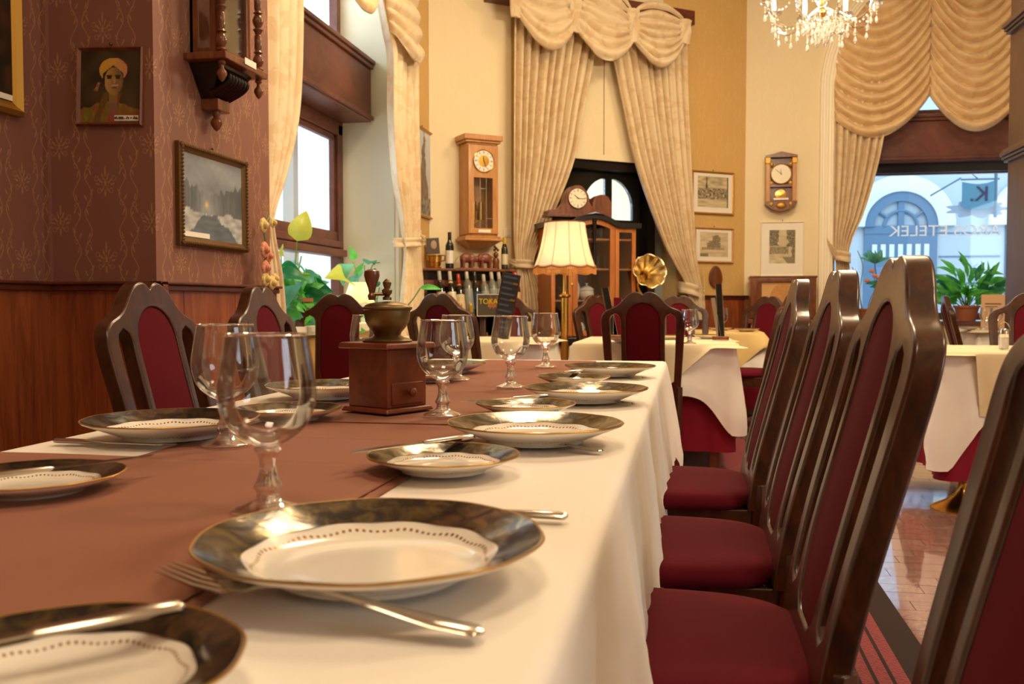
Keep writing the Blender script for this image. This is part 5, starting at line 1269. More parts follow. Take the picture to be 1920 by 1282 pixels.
# ================================================================ WINE RACK
rp0 = dpt(795, 505, .52); rp1 = dpt(985, 505, .52)
rc = (rp0+rp1)/2-DN*.5; rw = Vector((rp1.x-rp0.x, rp1.y-rp0.y, 0)).length/2
rz_r = face(DN)
ztop = dpt(890, 504, .3).z
rk = thing('wine_rack', 'dark wooden stepped wine rack against the wall under the oak clock', 'wine rack', (rc.x, rc.y, 0), rz_r)
MB().box(-rw-.01, rw+.02, -.30, 0, ztop-.02, ztop).obj('top_shelf', 'walnut', rk, bevel=.004)
side = [(-.02, 0), (-.60, 0), (-.60, .62), (-.52, .70), (-.42, .95), (-.26, ztop-.06), (-.24, ztop-.02), (-.02, ztop-.02)]
for x in (-rw, rw-.02):
    vs = [(x, y, z) for y, z in side]+[(x+.025, y, z) for y, z in side]; n = len(side)
    MB().add(vs, [tuple(range(n)), tuple(range(2*n-1, n-1, -1))]+[(i, i+n, (i+1) % n+n, (i+1) % n) for i in range(n)]).obj('side_panel', 'walnut', rk)
MB().box(-rw, rw, -.03, 0, .02, ztop-.02).obj('back_panel', 'ebony', rk)
for k, (y, z) in enumerate([(-.26, ztop-.12), (-.34, ztop-.33), (-.45, .70), (-.56, .44)]):
    MB().box(-rw+.02, rw-.02, y-.02, y, z-.025, z+.025).obj('rail', 'walnut', rk)
    MB().box(-rw+.02, rw-.02, y-.08, -.03, z-.27, z-.255).obj('shelf', 'walnut', rk)
BT = {}
def bottle_mat(c): 
    if c not in BT: BT[c] = plain('bottle_'+c[1:], c, .08, 0, coat=.5)
    return BT[c]
def make_bottle(label, glass, cap, lab, loc, rz=0, h=.31, r=.036, tilt=0, group=None, lab2=None, slim=False):
    t_ = thing('wine_bottle', label, 'bottle', loc, rz, group); t_.rotation_euler = (tilt, 0, rz)
    sh = h*(.60 if not slim else .68)
    MB().lathe(spl([(.0001, .004), (r*.8, .0), (r, .006)], 2)+spl([(r, .02), (r, sh), (r*.8, sh+.025), (.0155, sh+.055), (.0135, h-.05)], 3)+[(.0145, h-.01), (.0001, h-.009)], 20).obj('bottle_glass', bottle_mat(glass), t_)
    MB().lathe([(.0142, h-.075), (.0155, h-.07), (.0155, h-.002), (.013, h), (.0001, h)], 14).obj('cap', bottle_mat(cap), t_)
    if lab: MB().lathe([(r+.0007, .045), (r+.0007, sh-.03)], 24).obj('label', bottle_mat(lab), t_)
    if lab2: MB().lathe([(.020, sh+.045), (.0155, sh+.06)], 16).obj('neck_label', bottle_mat(lab2), t_)
    return t_
GRB = 'wine and spirit bottles in the stepped rack'
def rloc(x, y, z): c, s_ = cos(rz_r), sin(rz_r); return (rc.x+c*x-s_*y, rc.y+s_*x+c*y, z)
def rpx(px): # rack x from pixel
    p = dpt(px, 540, .5); v = p-rc; return v.x*cos(rz_r)+v.y*sin(rz_r)
up = [(838, '#141414', '#b8b4ac', '#cbb898', None, 'white-capped dark bottle at the left end of the upper row'), (858, '#15150f', '#c8c4bc', '#dcd2b8', '#d8c070', 'dark bottle with white cap and gold neck label, second in the upper row'),
      (874, '#15120d', '#b03a28', '#dcc8a0', '#d07828', 'dark bottle with red and orange neck in the upper row'), (890, '#6c6e64', '#bdb8a8', '#8f948c', None, 'clear square-labelled bottle, first of the clear ones'), (905, '#101010', '#2a2422', '#28405e', None, 'black bottle with blue label between the clear bottles'),
      (922, '#74766a', '#b8b4a4', '#9aa098', None, 'clear bottle right of the blue-labelled one'), (937, '#74766a', '#b8b4a4', '#969c92', None, 'second clear bottle right of the blue-labelled one'), (951, '#70726a', '#b8b4a4', '#9aa098', None, 'third clear bottle right of the blue-labelled one'),
      (966, '#4a4c2a', '#c0b058', '#c8c08c', None, 'olive bottle with yellowish neck behind the menu board'), (981, '#3a1a12', '#b02a2c', '#c8a070', None, 'red-capped bottle at the right end of the upper row')]
for k, (px, g, c, l_, l2, lb) in enumerate(up):
    clear = g.startswith('#7') or g == '#6c6e64'
    make_bottle(lb, g, c, l_, rloc(rpx(px), -.40, ztop-.375-(.02 if k % 3 == 2 else 0)), rz_r, .36, .036, radians(-17) if False else radians(-14), GRB, l2, clear)
lo_ = [(846, '#1a140c', '#caa24a', '#e0c89c', 'dark bottle in the middle row above the chair behind the mill'), (868, '#14120c', '#b8902e', '#dcc48e', 'dark gold-capped bottle of the middle row'), (888, '#181610', '#caa24a', '#caa45a', 'narrow gold-labelled bottle left of the small poster'), (972, '#2a140c', '#c08a3c', '#d8a860', 'round-labelled brown bottle right of the menu board'), (990, '#2a140c', '#d0a040', '#c8b07c', 'outer brown bottle beside the curtain tail'), ]
for k, (px, g, c, l_, lb) in enumerate(lo_):
    make_bottle(lb, g, c, l_, rloc(rpx(px), -.50, ztop-.60), rz_r, .33, .037, radians(-14), GRB)
for k, px in enumerate((880, 905, 975)):
    make_bottle(['dark bottle low in the rack left of the chair', 'dark bottle low in the rack behind the goblet', 'dark bottle low in the rack right of the chair crown'][k], '#121010', '#b08a34', '#b89a58', rloc(rpx(px), -.62, ztop-.82), rz_r, .32, .037, radians(-14), GRB)
# poster
pz = dpt(918, 572, .68)
po = thing('small_poster', 'small dark poster with yellow lettering and flames leaning on the wine rack', 'poster', pz, rz_r)
MB().box(-.14, .14, -.003, .003, -.11, .11).obj('board', plain('poster_dark', '#4a4238', .5), po)
m_ = MB()
po.scale = (.78,)*3
for (a_, b_, c_, d_) in [(-.14, .14, .104, .11), (-.14, .14, -.11, -.104), (-.14, -.134, -.11, .11), (.134, .14, -.11, .11)]: m_.box(a_, b_, -.005, -.003, c_, d_)
m_.obj('edging', 'paper', po)
MT['yel'] = plain('print_yellow', '#e0c020', .5); MT['org'] = plain('print_orange', '#c87828', .5)
text('TOKAJI', .075, 'yel', po, (-.0, -.008, .035), (pi/2, 0, 0))
m_ = MB()
for k in range(7): x = -.02+.018*k; m_.prism([(x, -.02-.02*(k % 2)), (x+.014, -.02), (x+.009, .05+.02*((k*3) % 4))], -.0048, -.003)
m_.obj('flames', 'org', po)
# on top of the rack
def rtop(px, y=-.18):
    p = dpt(px, 500, -y+.02); v = p-rc; return rloc(v.x*cos(rz_r)+v.y*sin(rz_r), y, ztop)
bk = thing('ice_bucket', 'small brass bucket with handle on top of the wine rack', 'bucket', rtop(816, -.14), rz_r)
MB().lathe([(.05, 0), (.052, .012), (.042, .02), (.046, .05), (.052, .055), (.052, .06), (.054, .1), (.060, .105), (.060, .112), (.054, .11), (.045, .03), (.0001, .028)], 28).obj('body', 'brass', bk)
for s_ in (-1, 1): MB().tube([(s_*.056, 0, .11), (s_*.085, 0, .11), (s_*.085, 0, .07), (s_*.054, 0, .065)], .007, 6).obj('handle', 'brass', bk)
q = Vector(rtop(813, -.13)); ph = thing('small_photo', 'dark little picture standing in the brass bucket', 'picture', q+Vector((0, 0, .12)), rz_r)
MB().box(-.055, .055, -.004, .004, 0, .13).obj('card', plain('photo_dark', '#4c3c30', .4), ph, rot=(0, radians(-5), 0)); MB().ball((-.0, -.006, .075), .026, 10, 6, (1, .1, 1.4)).obj('face_shape', plain('photo_light', '#a8917c', .5), ph)
make_bottle('dark bottle with white slanted label standing on top of the wine rack', '#141010', '#1c1614', '#e8e2d8', rtop(843, -.16), rz_r, .30, .034)
make_bottle('slim yellow-topped bottle at the right end of the rack top', '#2c2c1c', '#d0b020', '#d8ccac', rtop(946, -.16), rz_r, .27, .028)
fg = thing('figurine', 'small brown carved figurine next to the yellow-topped bottle', 'figurine', rtop(930, -.16), rz_r)
MB().lathe([(.028, 0), (.03, .01), (.026, .04), (.03, .07), (.022, .095), (.012, .1), (.02, .115), (.022, .13), (.01, .15), (.0001, .155)], 14).obj('body', 'walnut', fg)
for k in range(5): MB().ball((.018*cos(k*1.3), .01*sin(k*2), .165+.014*(k % 3)), .012, 7, 5).obj('bloom', 'aged', fg)
MT['elw'] = NT('carved_red_wood').set(col=S('#7c4434'), rough=.3, coat=.3).m
def elephant(label, loc, rz, s_):
    t_ = thing('elephant_figure', label, 'figurine', loc, rz, 'pair of carved elephants on the wine rack')
    m = MB(); m.ball((0, 0, .085), .042, 16, 12, (1.35, .85, 1.0)); m.ball((.05, 0, .09), .032, 14, 10, (.8, .9, 1)); m.ball((.085, 0, .075), .024, 12, 10, (1, .9, 1.1))
    for x, y in [(-.035, .018), (-.030, -.018), (.04, .018), (.045, -.018)]: m.tube([(x, y, .075), (x+.002, y, .035), (x, y, .0)], [.017, .0125, .013], 10)
    m.tube(spl([(.098, 0, .075), (.112, 0, .055), (.115, 0, .03), (.108, 0, .012)], 4), [.013-.0006*k for k in range(13)], 8)
    o = m.obj('body', 'elw', t_); md = o.modifiers.new('r', 'REMESH'); md.mode = 'VOXEL'; md.voxel_size = .004; md.use_smooth_shade = True
    sm = o.modifiers.new('s', 'SMOOTH'); sm.iterations = 4
    for y in (-1, 1):
        MB().ball((.062, y*.028, .082), .022, 10, 6, (.8, .22, 1.15)).obj('ear', 'elw', t_); MB().tube([(.098, y*.011, .062), (.115, y*.016, .05), (.128, y*.016, .052)], [.004, .003, .001], 6).obj('tusk', 'elw', t_)
    MB().tube([(-.055, 0, .10), (-.08, 0, .085), (-.10, .0, .05)], [.004, .003, .002], 6).obj('tail', 'elw', t_)
    t_.scale = (s_, s_, s_); return t_
b0 = Vector(rtop(893, -.15))
sb_ = thing('statue_base', 'thin wooden base under the two carved elephants', 'base', b0, rz_r); MB().box(-.17, .17, -.05, .05, 0, .012).obj('board', 'elw', sb_, bevel=.003)
e1 = Vector(rtop(874, -.15)); e2 = Vector(rtop(911, -.15))
elephant('left carved elephant with tail out, butting heads on the wine rack', e1+Vector((0, 0, .012)), rz_r, .98)
elephant('right carved elephant, head lowered towards the left one', e2+Vector((0, 0, .012)), rz_r+pi, .98)
# ================================================================ DISPLAY CABINET
k0 = PD(1032, 500, 7.78); k1 = PD(1190, 500, 8.0)
kc = (k0+k1)/2; kw = Vector((k1.x-k0.x, k1.y-k0.y)).length/2; krz = atan2(k1.y-k0.y, k1.x-k0.x)
zb = PD(1150, 632, 7.9).z; zt = PD(1175, 416, 7.9).z; zpk = PD(1105, 404, 7.9).z
kb = thing('display_cabinet', 'honey-coloured display cabinet with arched black top, in front of the black door', 'cabinet', (kc.x, kc.y, 0), krz)
dpk = .34
MB().box(-kw-.03, kw+.03, -.02, dpk+.02, 0, zb-.06).obj('base_cupboard', 'cabw', kb, bevel=.004)
MB().box(-kw-.04, kw+.04, -.05, dpk+.02, zb-.06, zb).obj('black_ledge', 'ebony', kb, bevel=.006)
MB().box(-kw, kw, dpk-.015, dpk, zb, zt-.02).obj('back_panel', 'walnut', kb)
for x in (-kw, kw-.02): MB().box(x, x+.02, .0, dpk, zb, zt-.02).obj('side', 'cabw', kb)
dwid = kw*.5   # half width of the middle door
for x in (-dwid-.01, dwid-.01): MB().box(x, x+.02, .0, dpk, zb, zt).obj('divider', 'cabw', kb)
def archtop(x): return zt-.03+(zpk-zt+.02)*max(0, cos(min(1, abs(x)/(dwid*1.15))*pi/2))
def frame_door(x0, x1, name, wd=.045):
    top = [(lerp(x1, x0, k/12), archtop(lerp(x1, x0, k/12))-.02) for k in range(13)]
    topi = [(lerp(x1-wd, x0+wd, k/12), archtop(lerp(x1-wd, x0+wd, k/12))-.02-wd) for k in range(13)]
    o = flatcurve([[(x0, zb+.01), (x1, zb+.01)]+top, [(x0+wd, zb+.01+wd), (x1-wd, zb+.01+wd)]+topi], .008, .003).obj(name, 'cabw', kb, loc=(0, -.012, 0))
    MB().box(x0+wd, x1-wd, -.002, 0, zb+wd, min(t_[1] for t_ in topi)).obj('glass', 'pane', o); return o
frame_door(-dwid, dwid, 'door'); frame_door(-kw, -dwid-.003, 'door', .035); frame_door(dwid+.003, kw, 'door', .035)
xs = [lerp(-kw-.04, kw+.04, k/30) for k in range(31)]
m_ = MB(); m_.prism([(x, archtop(x)-.02) for x in xs]+[(x, archtop(x)+.025) for x in xs[::-1]], -.05, dpk+.02); m_.obj('arched_cornice', 'ebony', kb)
m_ = MB(); m_.tube([(0, -.03, zpk-.03), (.0, -.03, zpk-.25), (.0, -.03, zpk-.42)], [.02, .012, .02], 8); m_.obj('black_ornament', 'ebony', kb)
MB().tube([(-.08, -.05, zpk+.0), (0, -.05, zpk+.015), (.08, -.05, zpk+.0)], [.008, .014, .008], 8).obj('crest', 'ebony', kb)
shz = [PD(1130, y, 7.9).z for y in (562, 503, 447)]
for z in shz: MB().box(-kw+.02, kw-.02, .0, dpk-.02, z-.015, z).obj('shelf', 'cabw', kb)
def kloc(px, y, z):
    p = PD(px, 500, 7.95); v = p-kc; x = v.x*cos(krz)+v.y*sin(krz); return (kc.x+cos(krz)*x-sin(krz)*y, kc.y+sin(krz)*x+cos(krz)*y, z)
MT['china'] = plain('white_china', '#e9e2d4', .15, 0, coat=.4); MT['leafg'] = plain('painted_leaf', '#5c6e3a', .4)
vz = thing('china_vase', 'white porcelain vase with painted sprig inside the cabinet', 'vase', kloc(1081, .15, shz[0]))
MB().lathe(spl([(.03, 0), (.04, .02), (.05, .08), (.048, .12), (.03, .16), (.022, .19), (.03, .21)], 4), 24).obj('body', 'china', vz)
m_ = MB(); [m_.ball((.012*cos(k*1.2), -.047, .07+.018*sin(k*1.2)), .008, 6, 4, (1, .3, 1)) for k in range(6)]; m_.obj('painted_sprig', 'leafg', vz)
tp_ = thing('china_tureen', 'round lidded white porcelain pot beside the vase in the cabinet', 'pot', kloc(1107, .15, shz[0]))
MB().lathe(spl([(.03, 0), (.055, .02), (.065, .05), (.06, .08), (.066, .085), (.05, .105), (.02, .12), (.008, .125), (.014, .14), (.0001, .145)], 3), 24).obj('body', 'china', tp_)
t2 = thing('china_tureen', 'square lidded white porcelain tureen on the cabinet floor', 'pot', kloc(1083, .15, zb))
MB().box(-.08, .08, -.05, .05, .005, .09, tx=1.1, ty=1.1).obj('body', 'china', t2, bevel=.012); MB().box(-.085, .085, -.055, .055, .09, .125, tx=.7, ty=.7).obj('lid', 'china', t2, bevel=.008); MB().ball((0, 0, .135), .013, 8, 6).obj('knob', 'china', t2)
g1 = thing('glass_jar', 'lidded crystal jar on the top shelf of the cabinet', 'jar', kloc(1120, .12, shz[2]))
MB().lathe([(.03, 0), (.035, .01), (.035, .07), (.02, .08), (.03, .085), (.015, .1), (.008, .11), (.0001, .12)], 16).obj('body', 'glass', g1)
GC_ = 'glasses standing in the display cabinet'
for px, z, lb in [(1136, shz[2], 'small glass right of the crystal jar on the top shelf'), (1117, shz[1], 'stemmed glass on the middle shelf'), (1130, shz[1], 'tall glass on the middle shelf'), (1145, shz[1], 'tall glass at the right end of the middle shelf'), (1170, shz[2], 'glass in the narrow right compartment, top shelf'), (1170, shz[0], 'glass in the narrow right compartment, lower shelf'), (1052, shz[0], 'pale glass bowl left of the lamp pole')]:
    o = thing('tumbler', lb, 'glass', kloc(px, .14, z), 0, GC_); MB().lathe([(.02, 0), (.025, .004), (.03, .11), (.028, .11), (.022, .008), (.0001, .007)], 16).obj('body', 'glass', o)
# mantel clock and domed case on top
mq = kloc(1083, .16, archtop(-.05)+.025)
mk = thing('mantel_clock', 'humped wooden mantel clock with cream dial on top of the display cabinet', 'clock', mq, krz)
prof_ = spl([(-.26, 0), (-.255, .035), (-.17, .05), (-.115, .10), (-.10, .17), (-.05, .235), (.0, .25), (.05, .235), (.10, .17), (.115, .10), (.17, .05), (.255, .035), (.26, 0)], 4)
MB().prism([(x, z) for x, z in prof_], -.06, .06).obj('case', 'walnut', mk, bevel=.004)
MB().box(-.27, .27, -.075, .075, -.02, .005).obj('plinth', 'walnut', mk, bevel=.003)
dial(mk, .082, (0.0, -.062, .14), plain('cream_dial', '#efe4c8', .35), [(.55, radians(50), .003), (.75, radians(-95), .0025)], ring_mat='walnut')
dm = thing('domed_case', 'dark domed wooden case on the cabinet beside the mantel clock', 'case', kloc(1137, .18, archtop(.1)+.02), krz)
MB().prism([(-.09, 0)]+[(-.09*cos(pi*k/16), .10+.10*sin(pi*k/16)) for k in range(17)]+[(.09, 0)], -.06, .06).obj('body', 'walnut', dm, bevel=.006)
# ================================================================ GRAMOPHONE
gc = PD(1219, 508, 7.95)
gs = thing('gramophone_stand', 'small dark stand carrying the gramophone behind the middle table', 'stand', (gc.x+.12, gc.y+.30, 0), krz)
MB().box(-.2, .2, -.2, .2, .60, .64).obj('top', 'walnut', gs, bevel=.004)
for x in (-.17, .17):
    for y in (-.17, .17): MB().box(x-.02, x+.02, y-.02, y+.02, 0, .60).obj('leg', 'walnut', gs)
gr = thing('gramophone', 'gramophone with fluted brass flower horn by the display cabinet', 'gramophone', (gc.x+.12, gc.y+.30, .64), krz)
MB().box(-.17, .17, -.17, .17, 0, .14).obj('box', 'walnut', gr, bevel=.006)
MB().lathe([(.14, .14), (.14, .15), (.0001, .152)], 32).obj('turntable', 'black', gr)
hd = Vector((-.12*cos(krz)-.30*sin(krz), -(-.12)*sin(krz)*0-.30, gc.z-.64)); hd = Matrix.Rotation(-krz, 3, 'Z') @ Vector((gc.x-(gc.x+.12), gc.y-(gc.y+.30), gc.z-.64))
ax_ = (Matrix.Rotation(-krz, 3, 'Z') @ (C0-gc)).normalized(); ax_ = (ax_+Vector((.35, 0, .25))).normalized()
q_ = ax_.to_track_quat('Z', 'Y').to_matrix().to_4x4()
MH = Matrix.Translation(hd) @ q_
def hfn(u, v):
    a = 2*pi*u; r = .02+.125*(v**2.0); z = -.22*(1-v)+.0; f = abs(cos(a*4)); r *= 1+.10*v*(f-.5); return (r*cos(a), r*sin(a), z+.012*v*v*(1-f))
MB().grid(hfn, 96, 20, True, M=MH).obj('horn', NT('horn_brass').set(col=S('#e2cc98'), rough=.25, metal=1).m, gr, ang=80, thick=.002)
bp = MH @ Vector((0, 0, -.22)); bp2 = MH @ Vector((0, 0, -.30))
MB().tube(spl([tuple(bp), tuple(bp2), (bp2.x+.02, bp2.y+.03, bp2.z-.1), (.05, .16, .16), (.05, .1, .15)], 5), [.02-.0004*k for k in range(21)], 12).obj('elbow', 'brass', gr)
# ================================================================ OLD RADIO CABINET
q0 = PY(1408, 560, BY-.38); q1 = PY(1532, 560, BY-.38); zt = PY(1470, 517, BY-.3).z; zl = PY(1470, 603, BY-.38).z; za = PY(1470, 560, BY-.3).z
rw_ = (q1.x-q0.x)/2; rx = (q0.x+q1.x)/2
rd = thing('radio_cabinet', 'old wooden radio or music cabinet with beige cloth front beneath the small clock', 'cabinet', (rx, BY-.05, 0), 0)
MB().box(-rw_, rw_, -.26, 0, zl, zt-.02).obj('upper_case', 'oak', rd, bevel=.006)
MB().box(-rw_-.01, rw_+.01, -.28, 0, zt-.02, zt).obj('top', 'walnut', rd, bevel=.004)
flatcurve([[(-rw_, zl+.03), (rw_, zl+.03), (rw_, zt-.02), (-rw_, zt-.02)], [(-rw_+.10, zl+.09), (rw_-.10, zl+.09), (rw_-.10, zt-.06), (-rw_+.10, zt-.06)]], .012, .005).obj('front_frame', 'walnut', rd, loc=(0, -.275, 0))
MB().box(-rw_+.1, rw_-.1, -.268, -.262, zl+.09, zt-.06).obj('cloth_panel', fabric('speaker_cloth', '#c89a60', '#d8b078'), rd)
MB().lathe([(.12, 0), (.12, .003), (.0001, .003)], 32).obj('speaker_ring', 'oak', rd, loc=(0, -.268, (zl+zt)/2+.02), rot=(pi/2, 0, 0))
MB().box(-rw_-.03, rw_+.03, -.36, 0, zl-.02, zl+.02).obj('ledge', 'walnut', rd, bevel=.005)
fr_ = flatcurve([[(-rw_, .08), (rw_, .08), (rw_, zl-.02), (-rw_, zl-.02)]]+[[(cx+.045*cos(a), cz+.07*sin(a)) for a in [2*pi*k/24 for k in range(24)]] for cx in (-.22, 0, .22) for cz in (.28, .58)], .01, .004).obj('pierced_front', 'cabw', rd, loc=(0, -.33, 0))
MB().box(-rw_+.01, rw_-.01, -.31, 0, .08, zl-.02).obj('lower_case', 'ebony', rd)
for z in (.14, .43, .70): MB().box(-rw_, rw_, -.35, -.335, z-.012, z+.012).obj('moulding', 'cabw', rd)
for x in (-rw_+.06, rw_-.06): MB().box(x-.05, x+.05, -.34, -.02, 0, .08).obj('foot', 'ebony', rd)
# ================================================================ PLANTS
def leafmat(name, c1, c2):
    t = NT(name); t.set(col=t.mix(t.noise(t.coord('Object'), 9, 2), S(c1), S(c2)), rough=.35)
    tl = t.n('ShaderNodeBsdfTranslucent', inp={0: S(c2)}).outputs[0]
    t.t.links.new(t.n('ShaderNodeMixShader', inp={0: .4, 1: t.b.outputs[0], 2: tl}).outputs[0], t.t.nodes['Material Output'].inputs[0]); return t.m
MT['lf1'] = leafmat('leaf_green', '#36963a', '#6ed058'); MT['lf2'] = leafmat('leaf_dark', '#1a6044', '#2a8f58'); MT['lf3'] = leafmat('leaf_yellow', '#b8c030', '#d8d860'); MT['lf4'] = leafmat('leaf_blue', '#3a8a70', '#6ab89a')
MT['stem'] = plain('plant_stem', '#5a8a3a', .5); MT['pot'] = plain('terracotta', '#9a5a3a', .7); MT['potw'] = plain('white_pot', '#ddd8cc', .4)
def leafmesh(mt, w_, heart=True):
    def fn(u, v):
        y = v; ww = (sin(pi*min(1, v**.62))**.8*(1-.25*v) if heart else sin(pi*v**.8)**.9)*w_
        x = (u-.5)*2*ww; return (x, y, .12*sin(pi*v)-.30*v*v+.35*abs(x)**1.2)
    return MB().grid(fn, 6, 9).mesh('leaf', mt, 80)
LM = {(m, h): leafmesh(m, .38 if h else .14, h) for m in ('lf1', 'lf2', 'lf3', 'lf4') for h in (True, False)}
LR = random.Random(3)
def addleaf(par, p, dirv, size, mt, heart=True, roll=0):
    o = D.objects.new('leaf', LM[(mt, heart)]); COL.objects.link(o); o.parent = par
    d = Vector(dirv).normalized(); LR.random(); zt_ = -Fh+Zv*.5+Vector((LR.uniform(-.7, .9), LR.uniform(-.7, .7), LR.uniform(-.5, .6))); x_ = d.cross(zt_).normalized(); q = Matrix((x_, d, x_.cross(d))).transposed().to_quaternion(); o.rotation_mode = 'QUATERNION'; o.rotation_quaternion = q @ Matrix.Rotation(roll, 3, 'Y').to_quaternion()
    o.location = p; o.scale = (size,)*3; return o
def pot(par, r, h, mt='pot'):
    MB().lathe([(r*.72, 0), (r, h*.85), (r*1.1, h*.86), (r*1.1, h), (r*.95, h), (r*.9, h*.8), (.0001, h*.8)], 24).obj('flower_pot', mt, par)
SILL = .85
# big pothos in the left window (pixels -> places on a plane inside the niche)
px0 = LX-.17
pq = PX(545, 640, px0)
pt = thing('potted_climber', 'big lush green climbing plant filling the left window behind the curtain', 'plant', (px0, pq.y, SILL))
pot(pt, .12, .16)
rnd = random.Random(5)
inv = -pt.location
for px, py in [(565, 480), (575, 560), (540, 600), (600, 600)]:
    p = PX(px, py, px0)+inv; MB().tube(spl([(0, 0, .14), (p.x*.5, p.y*.5, p.z*.6), tuple(p)], 4), .005, 6).obj('stem', 'stem', pt)
big = [(557, 452, .20, 'lf3', (0, .2, 1)), (578, 508, .20, 'lf1', (0, .5, -1)), (527, 478, .15, 'lf3', (0, -1, .1)), (560, 512, .16, 'lf3', (0, 1, 0)), (530, 535, .16, 'lf2', (0, -.6, -.4)), (580, 535, .17, 'lf2', (0, 1, -.4)), (590, 560, .16, 'lf1', (0, 1, -.5)),
       (545, 585, .24, 'lf1', (0, .2, -1)), (555, 570, .15, 'lf1', (0, .5, 1)), (570, 585, .16, 'lf2', (0, .3, -1))]
for px, py, s_, mt, d in big:
    q_ = PX(px, py, px0+.03)+inv; MB().tube(spl([(0, q_.y*.6, .1), (q_.x*.5, q_.y*.8, q_.z*.6), tuple(q_)], 4), .0035, 5).obj('stem', 'stem', pt)
    addleaf(pt, PX(px, py, px0+.03)+inv, (d[0]+rnd.uniform(-.2, .5), d[1], d[2]), s_, mt, True, rnd.uniform(-.5, .5))
for k in range(280):
    px = rnd.uniform(512, 650); py = 500+150*rnd.random()**.8 if px < 592 else rnd.uniform(562, 650)
    x = px0+rnd.uniform(-.15, .12); addleaf(pt, PX(px, py, x)+inv, (rnd.uniform(-.2, 1), rnd.uniform(-1, 1), rnd.uniform(-1, .5)), rnd.uniform(.09, .17), rnd.choice(['lf1', 'lf1', 'lf1', 'lf2', 'lf4']), True, rnd.uniform(-1, 1))
# second plant at far reveal
ppx = LX-.12; pq = PX(690, 600, ppx)
p2 = thing('potted_orchid', 'leafy plant with bluish leaves in front of the pale window reveal', 'plant', (ppx, min(pq.y, NY1-.25), SILL)); pot(p2, .09, .13, 'potw')
inv = -p2.location
def along(p, pts, mt='stem', r=.004): MB().tube(spl([tuple(PX(a, b, ppx)+inv) for a, b in pts], 4), r, 6).obj('stem', mt, p)
along(p2, [(668, 590), (672, 530), (662, 492)]); along(p2, [(690, 590), (685, 520), (683, 497)]); along(p2, [(690, 590), (695, 505), (712, 492)]); along(p2, [(700, 600), (714, 520), (712, 492)])
for px, py, s_, mt, d in [(660, 488, .10, 'lf1', (0, 0, 1)), (652, 495, .17, 'lf4', (0, -1, -.9)), (690, 496, .15, 'lf4', (0, 1, .3)), (714, 506, .13, 'lf4', (0, 1, .2)), (672, 515, .15, 'lf4', (0, -.5, -.4)), (690, 512, .14, 'lf2', (0, 1, .0)), (730, 526, .14, 'lf4', (0, 1, -.1)), (735, 552, .13, 'lf4', (0, 1, -.1)), (650, 528, .25, 'lf3', (0, -1.0, .25)), (618, 560, .17, 'lf3', (.1, -1, -.0)), (700, 540, .12, 'lf2', (0, .6, .5)), (675, 520, .12, 'lf1', (0, .2, 1))]:
    addleaf(p2, PX(px, py, ppx)+inv, d, s_, mt, True, rnd.uniform(-.4, .4))
for k in range(22): addleaf(p2, PX(rnd.uniform(640, 745), rnd.uniform(540, 620), ppx+rnd.uniform(-.1, .05))+inv, (rnd.uniform(-.2, 1), rnd.uniform(-1, 1), rnd.uniform(-.6, .8)), rnd.uniform(.07, .13), rnd.choice(['lf2', 'lf4', 'lf1']), True)
# single leaf reaching in front of the rack
pl_ = p2
MB().tube(spl([tuple(PD(745, 600, 6.2)+inv), tuple(PD(760, 578, 6.15)+inv), tuple(PD(775, 560, 6.1)+inv), tuple(PD(788, 540, 6.1)+inv)], 4), .004, 6).obj('stem', 'stem', pl_)
addleaf(pl_, PD(787, 540, 6.1)+inv, Rh*1+Vector((0, 0, .05)), .14, 'lf1', False, 0)
# artificial flower garland on the near left curtain
ga = thing('flower_garland', 'faded artificial rose garland hanging on the curtain beside the pier', 'garland', PX(497, 470, LX+.2)); inv = -ga.location
MT['rose'] = plain('faded_rose', '#d08a6c', .8); MT['ivory'] = plain('ivory_flower', '#d8c078', .8)
MB().tube(spl([tuple(PX(a, b, LX+.22)+inv) for a, b in [(505, 405), (495, 430), (500, 470), (494, 500), (502, 535)]], 4), .004, 6).obj('vine', 'stem', ga)
for k, (a, b, r, mt) in enumerate([(490, 422, .035, 'ivory'), (508, 418, .025, 'ivory'), (492, 468, .038, 'rose'), (500, 480, .03, 'rose'), (494, 502, .036, 'rose'), (494, 523, .035, 'ivory'), (506, 530, .034, 'ivory'), (512, 522, .025, 'ivory')]):
    c = PX(a, b, LX+.23)+inv; m = MB()
    for j in range(8): q = 2*pi*j/8; m.ball((c.x+.01, c.y+r*.5*cos(q), c.z+r*.5*sin(q)), r*.5, 7, 5, (.5, 1, 1))
    m.ball((c.x+.02, c.y, c.z), r*.5, 8, 6); m.obj('bloom', mt, ga)
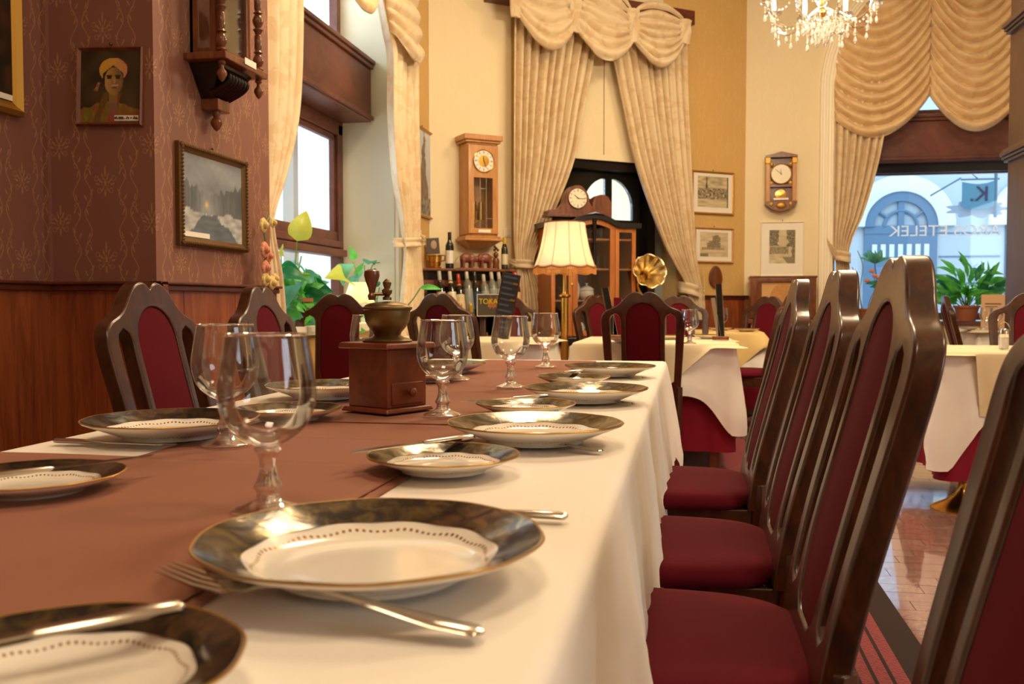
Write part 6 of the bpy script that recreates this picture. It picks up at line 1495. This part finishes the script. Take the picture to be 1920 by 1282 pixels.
# plant at back window (peace lily) and dry twigs
def bushy(label, px, py, wpx, hpx, Y, n, seed, name, mts, heart=False, size=(.14, .24)):
    r = random.Random(seed); b = PY(px, py, Y); t_ = thing(name, label, 'plant', (b.x, Y, .812)); pot(t_, .11, .15, 'pot'); w_ = wpx/FPX*9; h_ = hpx/FPX*9
    for k in range(n):
        a = r.uniform(0, 2*pi); el = r.uniform(.15, 1.0); L_ = r.uniform(.35, 1)
        p = Vector((cos(a)*w_*.42*L_*(1.1-el*.5), sin(a)*.13*L_, .13+h_*el*L_*.8)); 
        addleaf(t_, p, (cos(a)*(1.2-el), sin(a)*.6*(1.2-el), r.uniform(-.1, .8)), r.uniform(*size), r.choice(mts), heart, r.uniform(-.5, .5))
        if k % 3 == 0: MB().tube([(0, 0, .12), (p.x*.5, p.y*.5, p.z*.7), tuple(p)], .003, 5).obj('stem', 'stem', t_)
    return t_
pe = bushy('bushy green peace lily on the sill of the back window', 1812, 600, 120, 92, BY+.16, 95, 3, 'potted_peace_lily', ['lf1', 'lf1', 'lf2'], False, (.15, .26))
addleaf(pe, (.0, 0, .42), (-.25, 0, 1), .2, 'lf1', False); MB().tube([(0, 0, .1), (.02, 0, .35), (-.05, 0, .60)], .003, 5).obj('flower_stalk', 'stem', pe); MB().ball((-.05, 0, .60), .025, 8, 6).obj('flower', 'lf1', pe)
tw = thing('dry_twig_plant', 'spindly plant with bare twigs and brownish blooms at the back window', 'plant', (PY(1625, 560, BY+.2).x, BY+.2, .812)); pot(tw, .08, .12)
inv = -tw.location; rnd = random.Random(9)
for pts in [[(1625, 590), (1632, 560), (1650, 530), (1655, 510)], [(1620, 590), (1612, 550), (1618, 500), (1608, 470)], [(1625, 590), (1640, 545), (1640, 520), (1632, 505)], [(1618, 590), (1606, 530), (1598, 500)]]:
    MB().tube(spl([tuple(PY(a, b, BY+.2)+inv) for a, b in pts], 4), .004, 5).obj('twig', 'aged', tw)
for a, b in [(1655, 512), (1648, 520), (1634, 508), (1626, 526), (1640, 517)]: MB().ball(tuple(PY(a, b, BY+.2)+inv), .028, 7, 5, (1, .8, .7)).obj('bloom', 'rose', tw)
dr = thing('potted_dracaena', 'slender plant with a spiky tuft on a thin stem at the back window', 'plant', (PY(1642, 560, BY+.24).x+.04, BY+.24, .812)); pot(dr, .07, .12)
inv = -dr.location; tip = PY(1640, 494, BY+.24)+inv
MB().tube(spl([(0, 0, .1), (tip.x+.03, 0, tip.z*.6), tuple(tip)], 4), .005, 6).obj('stem', 'aged', dr)
for k in range(16): a = 2*pi*k/16; addleaf(dr, tip, (cos(a), sin(a)*.5, .5+.5*(k % 3)), .15, 'lf4', False)
for px, py, d in [(1655, 532, (-1, 0, .1)), (1668, 520, (1, 0, .6)), (1662, 534, (-1, .2, -.1))]: addleaf(dr, PY(px, py, BY+.24)+inv, d, .16, 'lf2', False)
